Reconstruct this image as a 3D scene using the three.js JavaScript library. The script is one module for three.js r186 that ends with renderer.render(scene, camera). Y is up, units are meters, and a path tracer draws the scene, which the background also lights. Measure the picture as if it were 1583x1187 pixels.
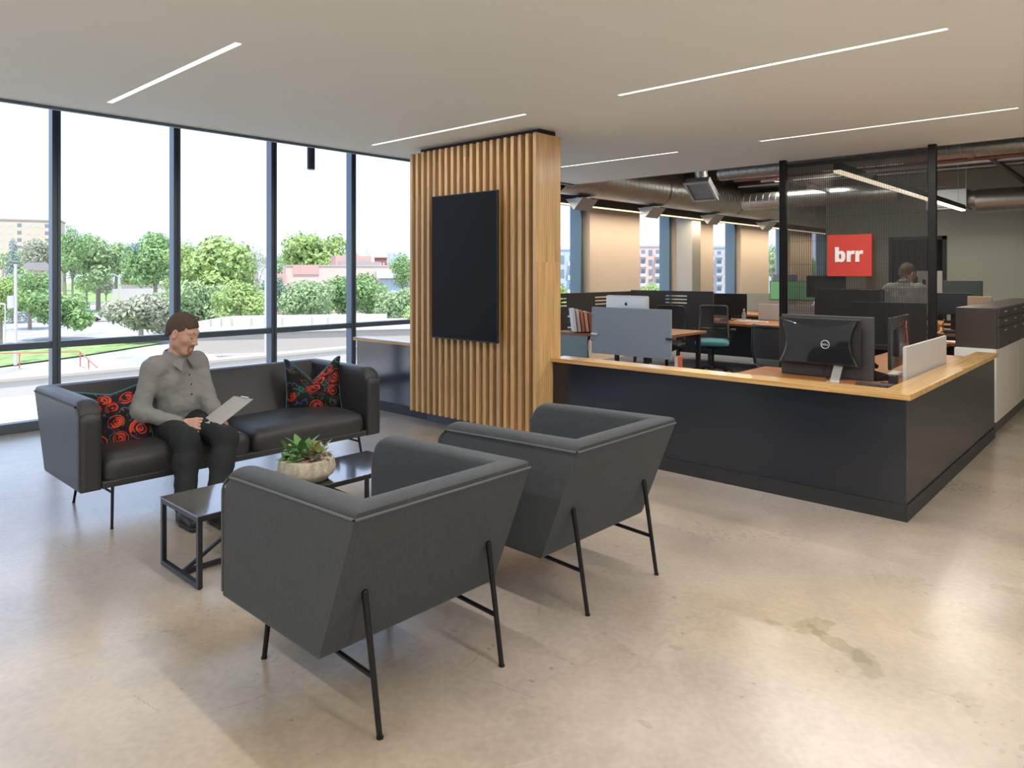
import * as THREE from 'three';
import { RoundedBoxGeometry } from 'three/addons/geometries/RoundedBoxGeometry.js';
import { mergeGeometries, mergeVertices, toCreasedNormals } from 'three/addons/utils/BufferGeometryUtils.js';
import { RectAreaLightUniformsLib } from 'three/addons/lights/RectAreaLightUniformsLib.js';
import { FontLoader } from 'three/addons/loaders/FontLoader.js';
import { TextGeometry } from 'three/addons/geometries/TextGeometry.js';
import { ImprovedNoise } from 'three/addons/math/ImprovedNoise.js';

RectAreaLightUniformsLib.init();
const scene = new THREE.Scene();
const renderer = new THREE.WebGLRenderer({ antialias: true });
renderer.toneMapping = THREE.LinearToneMapping;
renderer.toneMappingExposure = 1.09;
renderer.shadowMap.enabled = true;

// ---------------------------------------------------------------- camera (level, lens shifted downwards)
const EYE = 1.507, YAW = THREE.MathUtils.degToRad(42.64), FOCAL = 1098;
const camera = new THREE.PerspectiveCamera(2 * Math.atan(593.5 / FOCAL) * 180 / Math.PI, 1583 / 1187, 0.05, 1500);
camera.position.set(0, EYE, 0);
camera.rotation.y = YAW;
camera.setViewOffset(1583, 1187, 0, 171.5, 1583, 1187);
camera.updateProjectionMatrix();

// ---------------------------------------------------------------- sky: pale summer haze, a little bluer overhead
{
  const w = 64, h = 128, a = new Float32Array(w * h * 4);
  for (let j = 0; j < h; j++) {
    const up = Math.max(0, Math.sin(((j + 0.5) / h - 0.5) * Math.PI)), k = Math.pow(up, 0.6);
    const c = [1.16 - 0.3 * k, 1.38 - 0.24 * k, 1.74 - 0.06 * k];
    for (let i = 0; i < w; i++) { const n = (j * w + i) * 4; a[n] = c[0]; a[n + 1] = c[1]; a[n + 2] = c[2]; a[n + 3] = 1; }
  }
  const sky = new THREE.DataTexture(a, w, h, THREE.RGBAFormat, THREE.FloatType);
  sky.mapping = THREE.EquirectangularReflectionMapping; sky.magFilter = sky.minFilter = THREE.LinearFilter; sky.needsUpdate = true;
  scene.background = sky;
}
// the sun stands behind the building: it lights the street and the trees and does not come in
const sun = new THREE.DirectionalLight(new THREE.Color(1, 0.95, 0.86), 4.7);
sun.position.set(0, 150, -20); sun.target.position.set(-60, -6, -60); sun.castShadow = true;
Object.assign(sun.shadow.camera, { left: -170, right: 170, top: 170, bottom: -170, near: 1, far: 500 });
sun.shadow.mapSize.set(4096, 4096);
scene.add(sun, sun.target);
const LAMP = new THREE.Color(1, 0.955, 0.885), LAMP_POWER = 126;   // recessed ceiling lines

// ---------------------------------------------------------------- helpers
let seed = 7;
function rnd() { seed = (seed * 1664525 + 1013904223) >>> 0; return seed / 4294967296; }
const rr = (a, b) => a + (b - a) * rnd();
const V = (x, y, z) => new THREE.Vector3(x, y, z);
const lin = (r, g, b) => new THREE.Color().setRGB(r, g, b);
const used = {};
function numbered(n) { used[n] = (used[n] ?? -1) + 1; return used[n] ? n + '_' + String(used[n]).padStart(3, '0') : n; }
function M(color, roughness = 0.6, metalness = 0, more = {}) {
  const { physical, ...rest } = more;
  const p = { color: color.isColor ? color : new THREE.Color(color), roughness, metalness, ...rest };
  return physical || rest.transmission || rest.clearcoat || rest.sheen || rest.ior ? new THREE.MeshPhysicalMaterial(p) : new THREE.MeshStandardMaterial(p);
}
function flat(g) { return g.index ? g.toNonIndexed() : g; }
function join(list) {
  const gs = list.map((g) => { const n = flat(g); for (const k of Object.keys(n.attributes)) if (!['position', 'normal', 'uv'].includes(k)) n.deleteAttribute(k); if (!n.attributes.uv) n.setAttribute('uv', new THREE.BufferAttribute(new Float32Array(n.attributes.position.count * 2), 2)); return n; });
  return gs.length > 1 ? mergeGeometries(gs) : gs[0];
}
function mesh(name, geo, mat, parent) {
  const m = new THREE.Mesh(Array.isArray(geo) ? join(geo) : geo, mat);
  m.name = parent && parent !== scene ? name : numbered(name); m.castShadow = m.receiveShadow = true;
  (parent ?? scene).add(m); return m;
}
function thing(name, label, category, pos = [0, 0, 0], turn = 0, group) {
  const g = new THREE.Group(); g.name = numbered(name); g.position.set(...pos); g.rotation.y = turn;
  g.userData = { label, category }; if (group) g.userData.group = group;
  scene.add(g); return g;
}
function tag(o, label, category, group) { o.userData.label = label; o.userData.category = category; if (group) o.userData.group = group; return o; }
function struct(name, geo, mat, label) { const m = mesh(name, geo, mat); m.userData.kind = 'structure'; if (label) m.userData.label = label; return m; }
function structGroup(name, label) { const g = new THREE.Group(); g.name = numbered(name); g.userData = { kind: 'structure' }; if (label) g.userData.label = label; scene.add(g); return g; }
function copyOf(o, label, pos, turn) {
  const c = o.clone(); c.name = numbered(o.name.replace(/_\d{3}$/, '')); c.userData = { ...o.userData, label };
  if (pos) c.position.set(...pos); if (turn !== undefined) c.rotation.set(0, turn, 0); scene.add(c); return c;
}
// boxes given by their limits; uv in metres by the way each face points
function boxUV(g, s = 1, turn = false) {
  const n = flat(g); if (!n.attributes.normal) n.computeVertexNormals();
  const p = n.attributes.position, q = n.attributes.normal, uv = new Float32Array(p.count * 2);
  for (let t = 0; t < p.count; t += 3) {
    let ax = 0, ay = 0, az = 0;
    for (let k = 0; k < 3; k++) { ax += Math.abs(q.getX(t + k)); ay += Math.abs(q.getY(t + k)); az += Math.abs(q.getZ(t + k)); }
    for (let k = 0; k < 3; k++) {
      const x = p.getX(t + k), y = p.getY(t + k), z = p.getZ(t + k);
      let u, v; if (ay >= ax && ay >= az) { u = x; v = z; } else if (ax >= az) { u = z; v = y; } else { u = x; v = y; }
      if (turn) [u, v] = [v, u];
      uv[(t + k) * 2] = u * s; uv[(t + k) * 2 + 1] = v * s;
    }
  }
  n.setAttribute('uv', new THREE.BufferAttribute(uv, 2)); return n;
}
function bx(x0, x1, y0, y1, z0, z1, r = 0, turn = false) {
  const w = Math.abs(x1 - x0), h = Math.abs(y1 - y0), d = Math.abs(z1 - z0);
  const g = r ? new RoundedBoxGeometry(w, h, d, 2, Math.min(r, w / 2.01, h / 2.01, d / 2.01)) : new THREE.BoxGeometry(w, h, d);
  g.translate((x0 + x1) / 2, (y0 + y1) / 2, (z0 + z1) / 2); return boxUV(g, 1, turn);
}
function bc(x, y, z, w, h, d, r = 0, turn = false) { return bx(x - w / 2, x + w / 2, y - h / 2, y + h / 2, z - d / 2, z + d / 2, r, turn); }
function cyl(x, y0, y1, z, r0, r1 = r0, seg = 20) { const g = new THREE.CylinderGeometry(r1, r0, y1 - y0, seg); g.translate(x, (y0 + y1) / 2, z); return flat(g); }
function rod(a, b, r0, r1 = r0, seg = 10) {
  const d = b.clone().sub(a), g = new THREE.CylinderGeometry(r1, r0, d.length(), seg);
  g.applyQuaternion(new THREE.Quaternion().setFromUnitVectors(V(0, 1, 0), d.clone().normalize())); const c = a.clone().add(b).multiplyScalar(0.5); g.translate(c.x, c.y, c.z); return flat(g);
}
function bar(a, b, w, h) {   // square bar
  const d = b.clone().sub(a), g = new THREE.BoxGeometry(w, h, d.length());
  const m = new THREE.Matrix4().lookAt(b, a, Math.abs(d.clone().normalize().y) > 0.95 ? V(1, 0, 0) : V(0, 1, 0)); g.applyMatrix4(m); const c = a.clone().add(b).multiplyScalar(0.5); g.translate(c.x, c.y, c.z); return flat(g);
}
function tube(pts, r, seg = 24, rad = 6, closed = false) { return flat(new THREE.TubeGeometry(new THREE.CatmullRomCurve3(pts.map((p) => p.isVector3 ? p : V(...p)), closed, 'catmullrom', 0.5), seg, r, rad, closed)); }
function poly(points, depth, bevel = 0, seg = 8) {   // outline in x,y; thickness along z centred
  const s = new THREE.Shape(points.map((p) => new THREE.Vector2(...p)));
  const g = new THREE.ExtrudeGeometry(s, { depth: depth - 2 * bevel, bevelEnabled: bevel > 0, bevelSize: bevel, bevelThickness: bevel, bevelSegments: 2, bevelOffset: -bevel, curveSegments: seg });
  g.translate(0, 0, -(depth - 2 * bevel) / 2); return flat(g);
}
function lathe(pts, seg = 32) { return flat(new THREE.LatheGeometry(pts.map((p) => new THREE.Vector2(...p)), seg)); }
const moved = (g, x, y, z) => { g.translate(x, y, z); return g; };

// ---------------------------------------------------------------- noise and textures
const perm = new Uint8Array(512); { const r0 = seed; for (let i = 0; i < 256; i++) perm[i] = i; for (let i = 255; i > 0; i--) { const j = Math.floor(rnd() * (i + 1)); [perm[i], perm[j]] = [perm[j], perm[i]]; } for (let i = 0; i < 256; i++) perm[256 + i] = perm[i]; seed = r0; }
function vn(x, y, wrap) {   // tiling value noise
  const xi = Math.floor(x), yi = Math.floor(y), fx = x - xi, fy = y - yi, u = fx * fx * (3 - 2 * fx), v = fy * fy * (3 - 2 * fy);
  const m = (k) => ((k % wrap) + wrap) % wrap & 255, a = perm[perm[m(xi)] + m(yi)], b = perm[perm[m(xi + 1)] + m(yi)], c = perm[perm[m(xi)] + m(yi + 1)], d = perm[perm[m(xi + 1)] + m(yi + 1)];
  return (a + (b - a) * u + (c - a) * v + (a - b - c + d) * u * v) / 255;
}
function fbm(x, y, oct, wrap) { let s = 0, a = 0.5, f = 1, t = 0; for (let o = 0; o < oct; o++) { s += a * vn(x * f, y * f, wrap * f); t += a; a *= 0.5; f *= 2; } return s / t; }
function dataTex(w, h, fn, srgb) {
  const a = new Uint8Array(w * h * 4), o = [0, 0, 0];
  for (let j = 0; j < h; j++) for (let i = 0; i < w; i++) { fn(i / w, j / h, o); const n = (j * w + i) * 4; a[n] = Math.max(0, Math.min(255, o[0])); a[n + 1] = Math.max(0, Math.min(255, o[1])); a[n + 2] = Math.max(0, Math.min(255, o[2])); a[n + 3] = 255; }
  const t = new THREE.DataTexture(a, w, h); t.wrapS = t.wrapT = THREE.RepeatWrapping; t.magFilter = THREE.LinearFilter; t.minFilter = THREE.LinearMipmapLinearFilter; t.generateMipmaps = true;
  if (srgb) t.colorSpace = THREE.SRGBColorSpace; t.needsUpdate = true; return t;
}
const rep = (t, u, v = u, ou = 0, ov = 0) => { const c = t.clone(); c.repeat.set(u, v); c.offset.set(ou, ov); c.needsUpdate = true; return c; };

const FX = 9.0;    // the floor texture covers 9 m by 9 m
const floorTex = (() => {
  // worn spots and stains copied from where they lie on the slab: [x, z, rx, rz, turn, strength]
  const spots = [[-0.98, -3.02, 0.16, 0.05, 0.5, 1], [-1.1, -3.1, 0.07, 0.10, 0.2, 0.8], [-0.85, -2.95, 0.05, 0.12, -0.5, 0.8], [-1.25, -3.02, 0.05, 0.02, 0, 0.7], [-0.75, -3.35, 0.1, 0.03, 0.3, 0.5], [-1.28, -2.05, 0.03, 0.015, 0, 0.8], [-0.55, -4.1, 0.08, 0.05, 0, 0.6], [-1.6, -2.4, 0.05, 0.02, 0.4, 0.5], [-1.45, -2.55, 0.03, 0.02, 0, 0.5], [-0.5, -2.9, 0.1, 0.04, 1, 0.5]];
  const scr = []; for (let i = 0; i < 420; i++) scr.push([rr(0, 1), rr(0, 1), rr(0, Math.PI), rr(0.003, 0.022), rnd() < 0.5 ? 1 : -1]);
  const W = 2048, a = new Float32Array(W * W * 3);
  for (let j = 0; j < W; j++) for (let i = 0; i < W; i++) {
    const u = i / W, v = j / W;
    const big = fbm(u * 5, v * 5, 3, 5), mid = fbm(u * 22 + big * 3, v * 22, 4, 22), fine = vn(u * 512, v * 512, 512), tint = fbm(u * 9 + 3, v * 9 + 7, 3, 9);
    let k = 0.71 + (big - 0.5) * 0.10 + (mid - 0.5) * 0.2 + (fine - 0.5) * 0.05;
    const n = (j * W + i) * 3;
    a[n] = k * (1.0 + (tint - 0.5) * 0.05); a[n + 1] = k * 0.928; a[n + 2] = k * (0.842 - (tint - 0.5) * 0.16);
  }
  for (const [x, z, rx, rz, t, s] of spots) {
    const cu = x / FX, cv = z / FX, R = Math.max(rx, rz) / FX * 1.6, c = Math.cos(t), q = Math.sin(t);
    for (let jj = Math.floor((cv - R) * W); jj <= (cv + R) * W; jj++) for (let ii = Math.floor((cu - R) * W); ii <= (cu + R) * W; ii++) {
      const dx = (ii / W - cu) * FX, dz = (jj / W - cv) * FX, e = Math.hypot((dx * c + dz * q) / rx, (-dx * q + dz * c) / rz) + (fbm(ii / W * 200, jj / W * 200, 3, 200) - 0.5) * 1.1;
      const f = Math.max(0, Math.min(1, (1 - e) * 5)) * 0.12 * s, n = ((((jj % W) + W) % W) * W + ((ii % W) + W) % W) * 3;
      a[n] *= 1 - f; a[n + 1] *= 1 - f * 1.05; a[n + 2] *= 1 - f * 1.5;
    }
  }
  for (let i = 0; i < 900; i++) {   // flecks
    const cu = rnd() * W | 0, cv = rnd() * W | 0, r = 1 + rnd() * 1.6, d = rr(0.78, 0.93);
    for (let y = -3; y <= 3; y++) for (let x = -3; x <= 3; x++) if (x * x + y * y * 2 < r * r) { const n = (((cv + y + W) % W) * W + (cu + x + W) % W) * 3; a[n] *= d; a[n + 1] *= d; a[n + 2] *= d; }
  }
  const S = new Float32Array(W * W);
  for (const [u, v, t, l, sg] of scr) { const steps = l * W; for (let s = 0; s < steps; s += 0.7) { const bend = Math.sin(s / steps * 3) * 2, x = Math.round(u * W + Math.cos(t) * s + bend), y = Math.round(v * W + Math.sin(t) * s); S[((y % W + W) % W) * W + (x % W + W) % W] = sg; } }
  for (let n = 0; n < W * W; n++) if (S[n]) { const f = S[n] > 0 ? 1.07 : 0.9; a[n * 3] *= f; a[n * 3 + 1] *= f; a[n * 3 + 2] *= f; }
  let n = -1; const col = dataTex(W, W, (u, v, o) => { n++; o[0] = a[n * 3] * 255; o[1] = a[n * 3 + 1] * 255; o[2] = a[n * 3 + 2] * 255; }, true);
  n = -1; const rough = dataTex(W, W, (u, v, o) => { n++; const b = fbm(u * 14, v * 14, 4, 14), f = vn(u * 400, v * 400, 400); o[1] = (0.32 + (b - 0.5) * 0.16 + (f - 0.5) * 0.04 + (S[n] ? 0.25 : 0)) * 255; o[0] = o[2] = o[1]; });
  return { col, rough };
})();
const woodTex = dataTex(512, 1024, (u, v, o) => {   // grain along v; one tile is 0.5 m by 1.6 m
  const w = fbm(u * 10 + fbm(u * 4, v * 4, 2, 4) * 1.2, v * 3, 3, 10), g = fbm(u * 90 + w * 4, v * 4, 3, 90), f = vn(u * 256, v * 20, 256);
  const k = 0.84 + (w - 0.5) * 0.16 + (g - 0.5) * 0.17 + (f - 0.5) * 0.06; o[0] = 244 * k; o[1] = 201 * k * (0.99 + (g - 0.5) * 0.06); o[2] = 142 * k * (0.97 + (g - 0.5) * 0.2);
}, true);
const weaveTex = dataTex(256, 256, (u, v, o) => { const k = 0.5 + 0.25 * Math.sin(u * Math.PI * 128) * Math.cos(v * Math.PI * 128) + (fbm(u * 40, v * 40, 3, 40) - 0.5) * 0.7; o[0] = o[1] = o[2] = 255 * k; });
const melangeTex = dataTex(512, 512, (u, v, o) => { const k = 0.88 + (vn(u * 256, v * 24, 256) - 0.5) * 0.1 + (vn(u * 256, v * 256, 256) - 0.5) * 0.16 + (fbm(u * 6, v * 6, 3, 6) - 0.5) * 0.05; o[0] = o[1] = o[2] = 255 * k; }, true);
const carpetTex = dataTex(512, 512, (u, v, o) => { const k = 0.7 + (vn(u * 256, v * 256, 256) - 0.5) * 0.35 + (fbm(u * 8, v * 30, 3, 8) - 0.5) * 0.25; o[0] = 150 * k; o[1] = 155 * k; o[2] = 165 * k; }, true);
const grainTex = dataTex(256, 256, (u, v, o) => { o[0] = o[1] = o[2] = 255 * (0.5 + (fbm(u * 64, v * 64, 3, 64) - 0.5) * 0.9); });

const mat = {
  floor: M(0xffffff, 1, 0, { map: rep(floorTex.col, 1 / FX), roughnessMap: rep(floorTex.rough, 1 / FX), ior: 1.6, clearcoat: 1, clearcoatRoughness: 0.23 }),
  carpet: M(0xffffff, 0.95, 0, { map: rep(carpetTex, 0.8), bumpMap: rep(grainTex, 4), bumpScale: 0.004 }),
  ceiling: M(lin(0.89, 0.905, 0.865), 0.85),
  roof: M(lin(0.2, 0.205, 0.185), 0.9),
  wall: M(lin(0.78, 0.78, 0.75), 0.8), wallWarm: M(lin(0.6, 0.52, 0.45), 0.8), greywall: M(lin(0.39, 0.42, 0.37), 0.8),
  wood: M(0xffffff, 0.4, 0, { map: rep(woodTex, 2, 0.625), clearcoat: 0.6, clearcoatRoughness: 0.25 }),
  woodDark: M(lin(0.2, 0.17, 0.15), 0.6, 0, { map: rep(woodTex, 2, 0.625) }),
  navy: M(lin(0.012, 0.016, 0.025), 0.24, 0, { ior: 1.6 }), navyGloss: M(lin(0.014, 0.018, 0.026), 0.12, 0, { ior: 2.0 }),
  black: M(lin(0.012, 0.012, 0.013), 0.45), blackGloss: M(lin(0.008, 0.009, 0.01), 0.08),
  blackMetal: M(lin(0.02, 0.02, 0.022), 0.38, 0.6), frame: M(lin(0.14, 0.18, 0.23), 0.36, 0.5),
  darkGrey: M(lin(0.055, 0.055, 0.062), 0.55), grey: M(lin(0.32, 0.36, 0.41), 0.55), paleGrey: M(lin(0.52, 0.51, 0.5), 0.6),
  white: M(lin(0.78, 0.78, 0.76), 0.45), paper: M(lin(0.82, 0.82, 0.8), 0.75), silver: M(lin(0.72, 0.73, 0.75), 0.32, 0.85),
  fabric: M(lin(0.078, 0.086, 0.098), 0.92, 0, { map: rep(melangeTex, 3), bumpMap: rep(weaveTex, 7), bumpScale: 0.0012, sheen: 1, sheenRoughness: 0.45, sheenColor: lin(0.34, 0.37, 0.41) }),
  sofaFabric: M(lin(0.033, 0.034, 0.037), 0.38, 0, { bumpMap: rep(weaveTex, 7), bumpScale: 0.0006, sheen: 0.6, sheenRoughness: 0.4, sheenColor: lin(0.3, 0.33, 0.38) }),
  piping: M(lin(0.1, 0.105, 0.115), 0.85),
  glass: M(0xffffff, 0.0, 0, { transmission: 1, thickness: 0, ior: 1.14 }),
  duct: M(lin(0.5, 0.5, 0.48), 0.4, 1), galv: M(lin(0.5, 0.52, 0.53), 0.45, 0.8),
  desk: M(lin(0.52, 0.33, 0.24), 0.45, 0, { map: rep(woodTex, 2, 0.625) }),
};

// ---------------------------------------------------------------- the room
const H = 2.75, CEX = -6.1, CEZ = -7.92, ROOF = 3.55, XR = 3.6, ZB = 5.2, ZF = -25, XW = -8.0;
struct('floor', bx(XW - 0.25, XR, -0.25, 0, ZF, ZB), mat.floor, 'polished concrete floor with worn patches');
mesh('carpet', bx(-7.2, -1.55, 0, 0.008, -19.8, -5.6), mat.carpet).userData = { kind: 'structure', label: 'grey office carpet behind the low wall' };
struct('ceiling', bx(CEX, XR, H, H + 0.12, CEZ, ZB), mat.ceiling, 'white plaster ceiling of the lounge');
{
  const t = structGroup('trim_1', 'thin dark metal edge of the plaster ceiling');
  mesh('edge_strip', bx(CEX - 0.03, CEX, H - 0.022, H + 0.12, CEZ, ZB), mat.frame, t);
  mesh('edge_strip', bx(CEX - 0.03, XR, H - 0.004, H + 0.12, CEZ - 0.012, CEZ), mat.paleGrey, t);
}
struct('roof', bx(XW - 0.25, XR + 0.2, ROOF, ROOF + 0.3, ZF - 0.2, ZB + 0.2), mat.roof, 'dark exposed ceiling deck over the office');
struct('wall_right', bx(XR, XR + 0.2, 0, ROOF, ZF, ZB), mat.wall);
struct('wall_back', bx(XW, XR, 0, ROOF, ZB, ZB + 0.2), mat.wall);
struct('wall_end', bx(XW, XR, 0, ROOF, ZF - 0.2, ZF), mat.greywall);
const FWZ = -16;      // the grey far wall of the office, with a glazed door
{
  const x0 = -5.45, d0 = -4.2, d1 = -3.16, dh = 2.24;
  struct('wall_far', [bx(x0, d0, 0, ROOF, FWZ - 0.15, FWZ), bx(d1, XR, 0, ROOF, FWZ - 0.15, FWZ), bx(d0, d1, dh, ROOF, FWZ - 0.15, FWZ), bx(x0, x0 + 0.15, 0, ROOF, ZF, FWZ - 0.15)], mat.greywall, 'grey wall at the far end of the office');
  const d = structGroup('door_1', 'black framed glass door in the grey far wall');
  for (const [a, b, c, e] of [[d0, d0 + 0.07, 0, dh], [d1 - 0.07, d1, 0, dh], [d0, d1, dh - 0.07, dh], [d0, d1, 0, 0.1]]) mesh('door_frame', bx(a, b, c, e, FWZ - 0.1, FWZ + 0.02), mat.black, d);
  mesh('pane', bx(d0 + 0.07, d1 - 0.07, 0.1, dh - 0.07, FWZ - 0.06, FWZ - 0.05), mat.glass, d);
  mesh('frosted_band', bx(d0 + 0.5, d1 - 0.07, 1.05, 1.55, FWZ - 0.045, FWZ - 0.042), M(lin(0.6, 0.62, 0.6), 0.8), d);
  mesh('handle', bx(d0 + 0.12, d0 + 0.14, 0.9, 1.3, FWZ + 0.02, FWZ + 0.05), mat.silver, d);
  const p = structGroup('door_2', 'brown wooden door in the far wall behind the mesh screen');
  mesh('leaf', bx(-4.62, -4.45, 0, 2.2, FWZ, FWZ + 0.04), M(lin(0.3, 0.2, 0.14), 0.5), p);
}
// curtain wall of the lounge
{
  const w = structGroup('window_1', 'floor to ceiling glazed wall with dark metal mullions');
  const zs = []; for (let k = 6; k >= -5; k--) zs.push(-2.09 + 1.15 * k);   // mullion centres
  const top = 3.42, z0 = ZB, z1 = -8.15;
  for (const z of zs) {
    if (z > z0 || z < z1) continue;
    mesh('mullion', [bx(XW - 0.09, XW + 0.03, 0, top, z - 0.037, z - 0.012), bx(XW - 0.09, XW + 0.03, 0, top, z + 0.012, z + 0.037), bx(XW - 0.085, XW + 0.016, 0, top, z - 0.012, z + 0.012)], mat.frame, w);
  }
  const cuts = [z0, ...zs.filter((z) => z < z0 && z > z1), z1];
  for (let i = 0; i < cuts.length - 1; i++) {
    const a = cuts[i] - 0.037, b = cuts[i + 1] + 0.037;
    mesh('transom', bx(XW - 0.08, XW + 0.022, 0.775, 0.84, b, a, 0.006), mat.frame, w);
    mesh('sill_rail', bx(XW - 0.08, XW + 0.03, 0.0, 0.09, b, a, 0.006), mat.frame, w);
    mesh('pane', bx(XW - 0.04, XW - 0.034, 0.84, top, b, a), mat.glass, w);
    mesh('pane', bx(XW - 0.04, XW - 0.034, 0.09, 0.775, b, a), mat.glass, w);
  }
  mesh('head_rail', bx(XW - 0.1, XW + 0.03, top, ROOF, z1, z0), mat.frame, w);
}
// office side: piers between tall windows
{
  const sp = 3.17, heads = [], piers = [];
  const first = -10.52;
  let prev = -8.15;
  const wg = [];
  for (let k = 0; k < 5; k++) {
    const m = first - sp * k, p0 = m - 0.09, p1 = m - 1.78;   // mullion at m, pier p0..p1, next window from p1
    wg.push([prev, m]); piers.push(bx(XW - 0.25, XW + 0.18, 0, ROOF, p1, p0)); prev = p1;
  }
  piers.push(bx(XW - 0.25, XW + 0.1, 0, ROOF, ZF, prev));
  struct('wall_left', [...piers, ...wg.map(([a, b]) => bx(XW - 0.25, XW + 0.1, 0, 0.5, b, a)), ...wg.map(([a, b]) => bx(XW - 0.25, XW + 0.1, 2.95, ROOF, b, a))], mat.wallWarm, 'beige piers between the tall office windows');
  wg.forEach(([a, b], i) => {
    const w = structGroup('window_' + (i + 2), 'tall office window between beige piers');
    mesh('mullion', [bx(XW - 0.16, XW + 0.08, 0.5, 2.95, b - 0.045, b - 0.01), bx(XW - 0.16, XW + 0.06, 0.5, 2.95, b - 0.01, b + 0.03), bx(XW - 0.16, XW + 0.08, 0.5, 2.95, b + 0.03, b + 0.065)], M(lin(0.13, 0.2, 0.25), 0.4, 0.3), w);
    mesh('mullion', bx(XW - 0.16, XW + 0.05, 0.5, 2.95, a - 0.05, a), mat.frame, w);
    mesh('sill', bx(XW - 0.16, XW + 0.14, 0.5, 0.53, b, a), mat.white, w);
    mesh('pane', bx(XW - 0.1, XW - 0.094, 0.53, 2.95, b + 0.06, a - 0.05), mat.glass, w);
  });
  struct('column', bx(-7.8, -7.42, 0, 2.72, -14.1, -13.72, 0.01), M(lin(0.42, 0.42, 0.4), 0.8), 'square grey column before the office windows');
}
// recessed ceiling lines: x ranges and rows of a regular grid, some of it behind the camera
const lampFace = new THREE.MeshStandardMaterial({ color: 0xffffff, emissive: lin(1, 0.93, 0.82), emissiveIntensity: 1.7 });
{
  const names = { '-5.66,-1.82': 'ceiling light line above the sofa, nearest the windows', '-5.66,-4.15': 'ceiling light line in front of the slatted column', '-2.81,-4.15': 'long ceiling light line over the open floor, highest in view', '-2.81,-6.5': 'ceiling light line before the hanging mesh screen', '-5.21,-6.5': 'short ceiling light line behind the slatted column', '-2.66,-1.82': 'ceiling light line over the two armchairs' };
  for (const z of [-6.5, -4.15, -1.82, 0.51, 2.84]) for (let [a, b] of [[-5.66, -3.69], [-2.81, -0.82], [0.04, 2.03]]) {
    if (z === -1.82 && a === -2.81) a = -2.66;
    if (z === -6.5 && a === -5.66) a = -5.21;
    const l = thing('ceiling_light', names[a + ',' + z] ?? 'ceiling light line behind the viewer', 'light', [(a + b) / 2, H, z], 0, 'recessed ceiling light lines');
    const w = b - a;
    mesh('housing', [bx(-w / 2 - 0.008, w / 2 + 0.008, -0.004, 0, -0.026, -0.019), bx(-w / 2 - 0.008, w / 2 + 0.008, -0.004, 0, 0.019, 0.026)], mat.ceiling, l);
    mesh('lamp_diffuser', bx(-w / 2, w / 2, -0.003, 0, -0.019, 0.019), lampFace, l);
    // the row along the windows is dimmed by daylight
    const r = new THREE.RectAreaLight(LAMP, LAMP_POWER * (a < -5 ? 0.22 : 1), w, 0.038); r.rotation.x = -Math.PI / 2; r.position.y = -0.006; l.add(r);
  }
}
// ---------------------------------------------------------------- slatted column with the television
{
  const c = thing('slatted_column', 'wood slat clad column with a black television on it', 'column', [-4.755, 0, -4.556]);
  const x0 = -0.835, x1 = 0.835;
  mesh('core', bx(x0 + 0.03, x1 - 0.035, 0.1, 2.70, -0.334, -0.095), mat.woodDark, c);
  mesh('base', bx(x0 + 0.04, x1 - 0.05, 0, 0.12, -0.32, -0.19), mat.navy, c);
  mesh('top_gap', bx(x0 + 0.05, x1 - 0.05, 2.70, 2.75, -0.32, -0.1), mat.black, c);
  mesh('side_panel', bx(x1 - 0.036, x1, 0.13, 2.70, -0.334, 0, 0.003), mat.wood, c);
  mesh('side_panel', bx(x0, x0 + 0.03, 0.135, 2.70, -0.334, -0.036, 0.003), mat.wood, c);
  const n = 20, pitch = (x1 - x0 - 0.036) / (n - 1), tones = [1, 0.93, 1.05, 0.88, 0.97].map((k) => M(lin(k, k * 0.99, k * 0.97), 0.4, 0, { map: woodTexAt(rnd()), clearcoat: 0.6, clearcoatRoughness: 0.25 }));
  function woodTexAt(o) { return rep(woodTex, 2, 0.625, o, o * 3); }
  for (let i = 0; i < n - 1; i++) { const x = x0 + 0.018 + pitch * i; mesh('slat', bx(x - 0.018, x + 0.018, 0.13, 2.70, -0.1, 0, 0.003), tones[(i * 7) % 5], c); }
  const t = thing('television', 'black upright television on the wood slats', 'television', [-4.722, 1.563, -4.548]);
  mesh('back', bc(0, 0, 0.03, 0.6, 0.9, 0.05, 0.01), mat.black, t);
  mesh('body', bc(0, 0, 0.067, 0.865, 1.345, 0.03, 0.006), M(lin(0.05, 0.055, 0.06), 0.3, 0.7), t);
  mesh('screen', bc(0, 0.002, 0.0835, 0.85, 1.325, 0.003), M(lin(0.008, 0.0085, 0.009), 0.3, 0, { physical: true, specularIntensity: 0.18 }), t);
}
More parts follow.
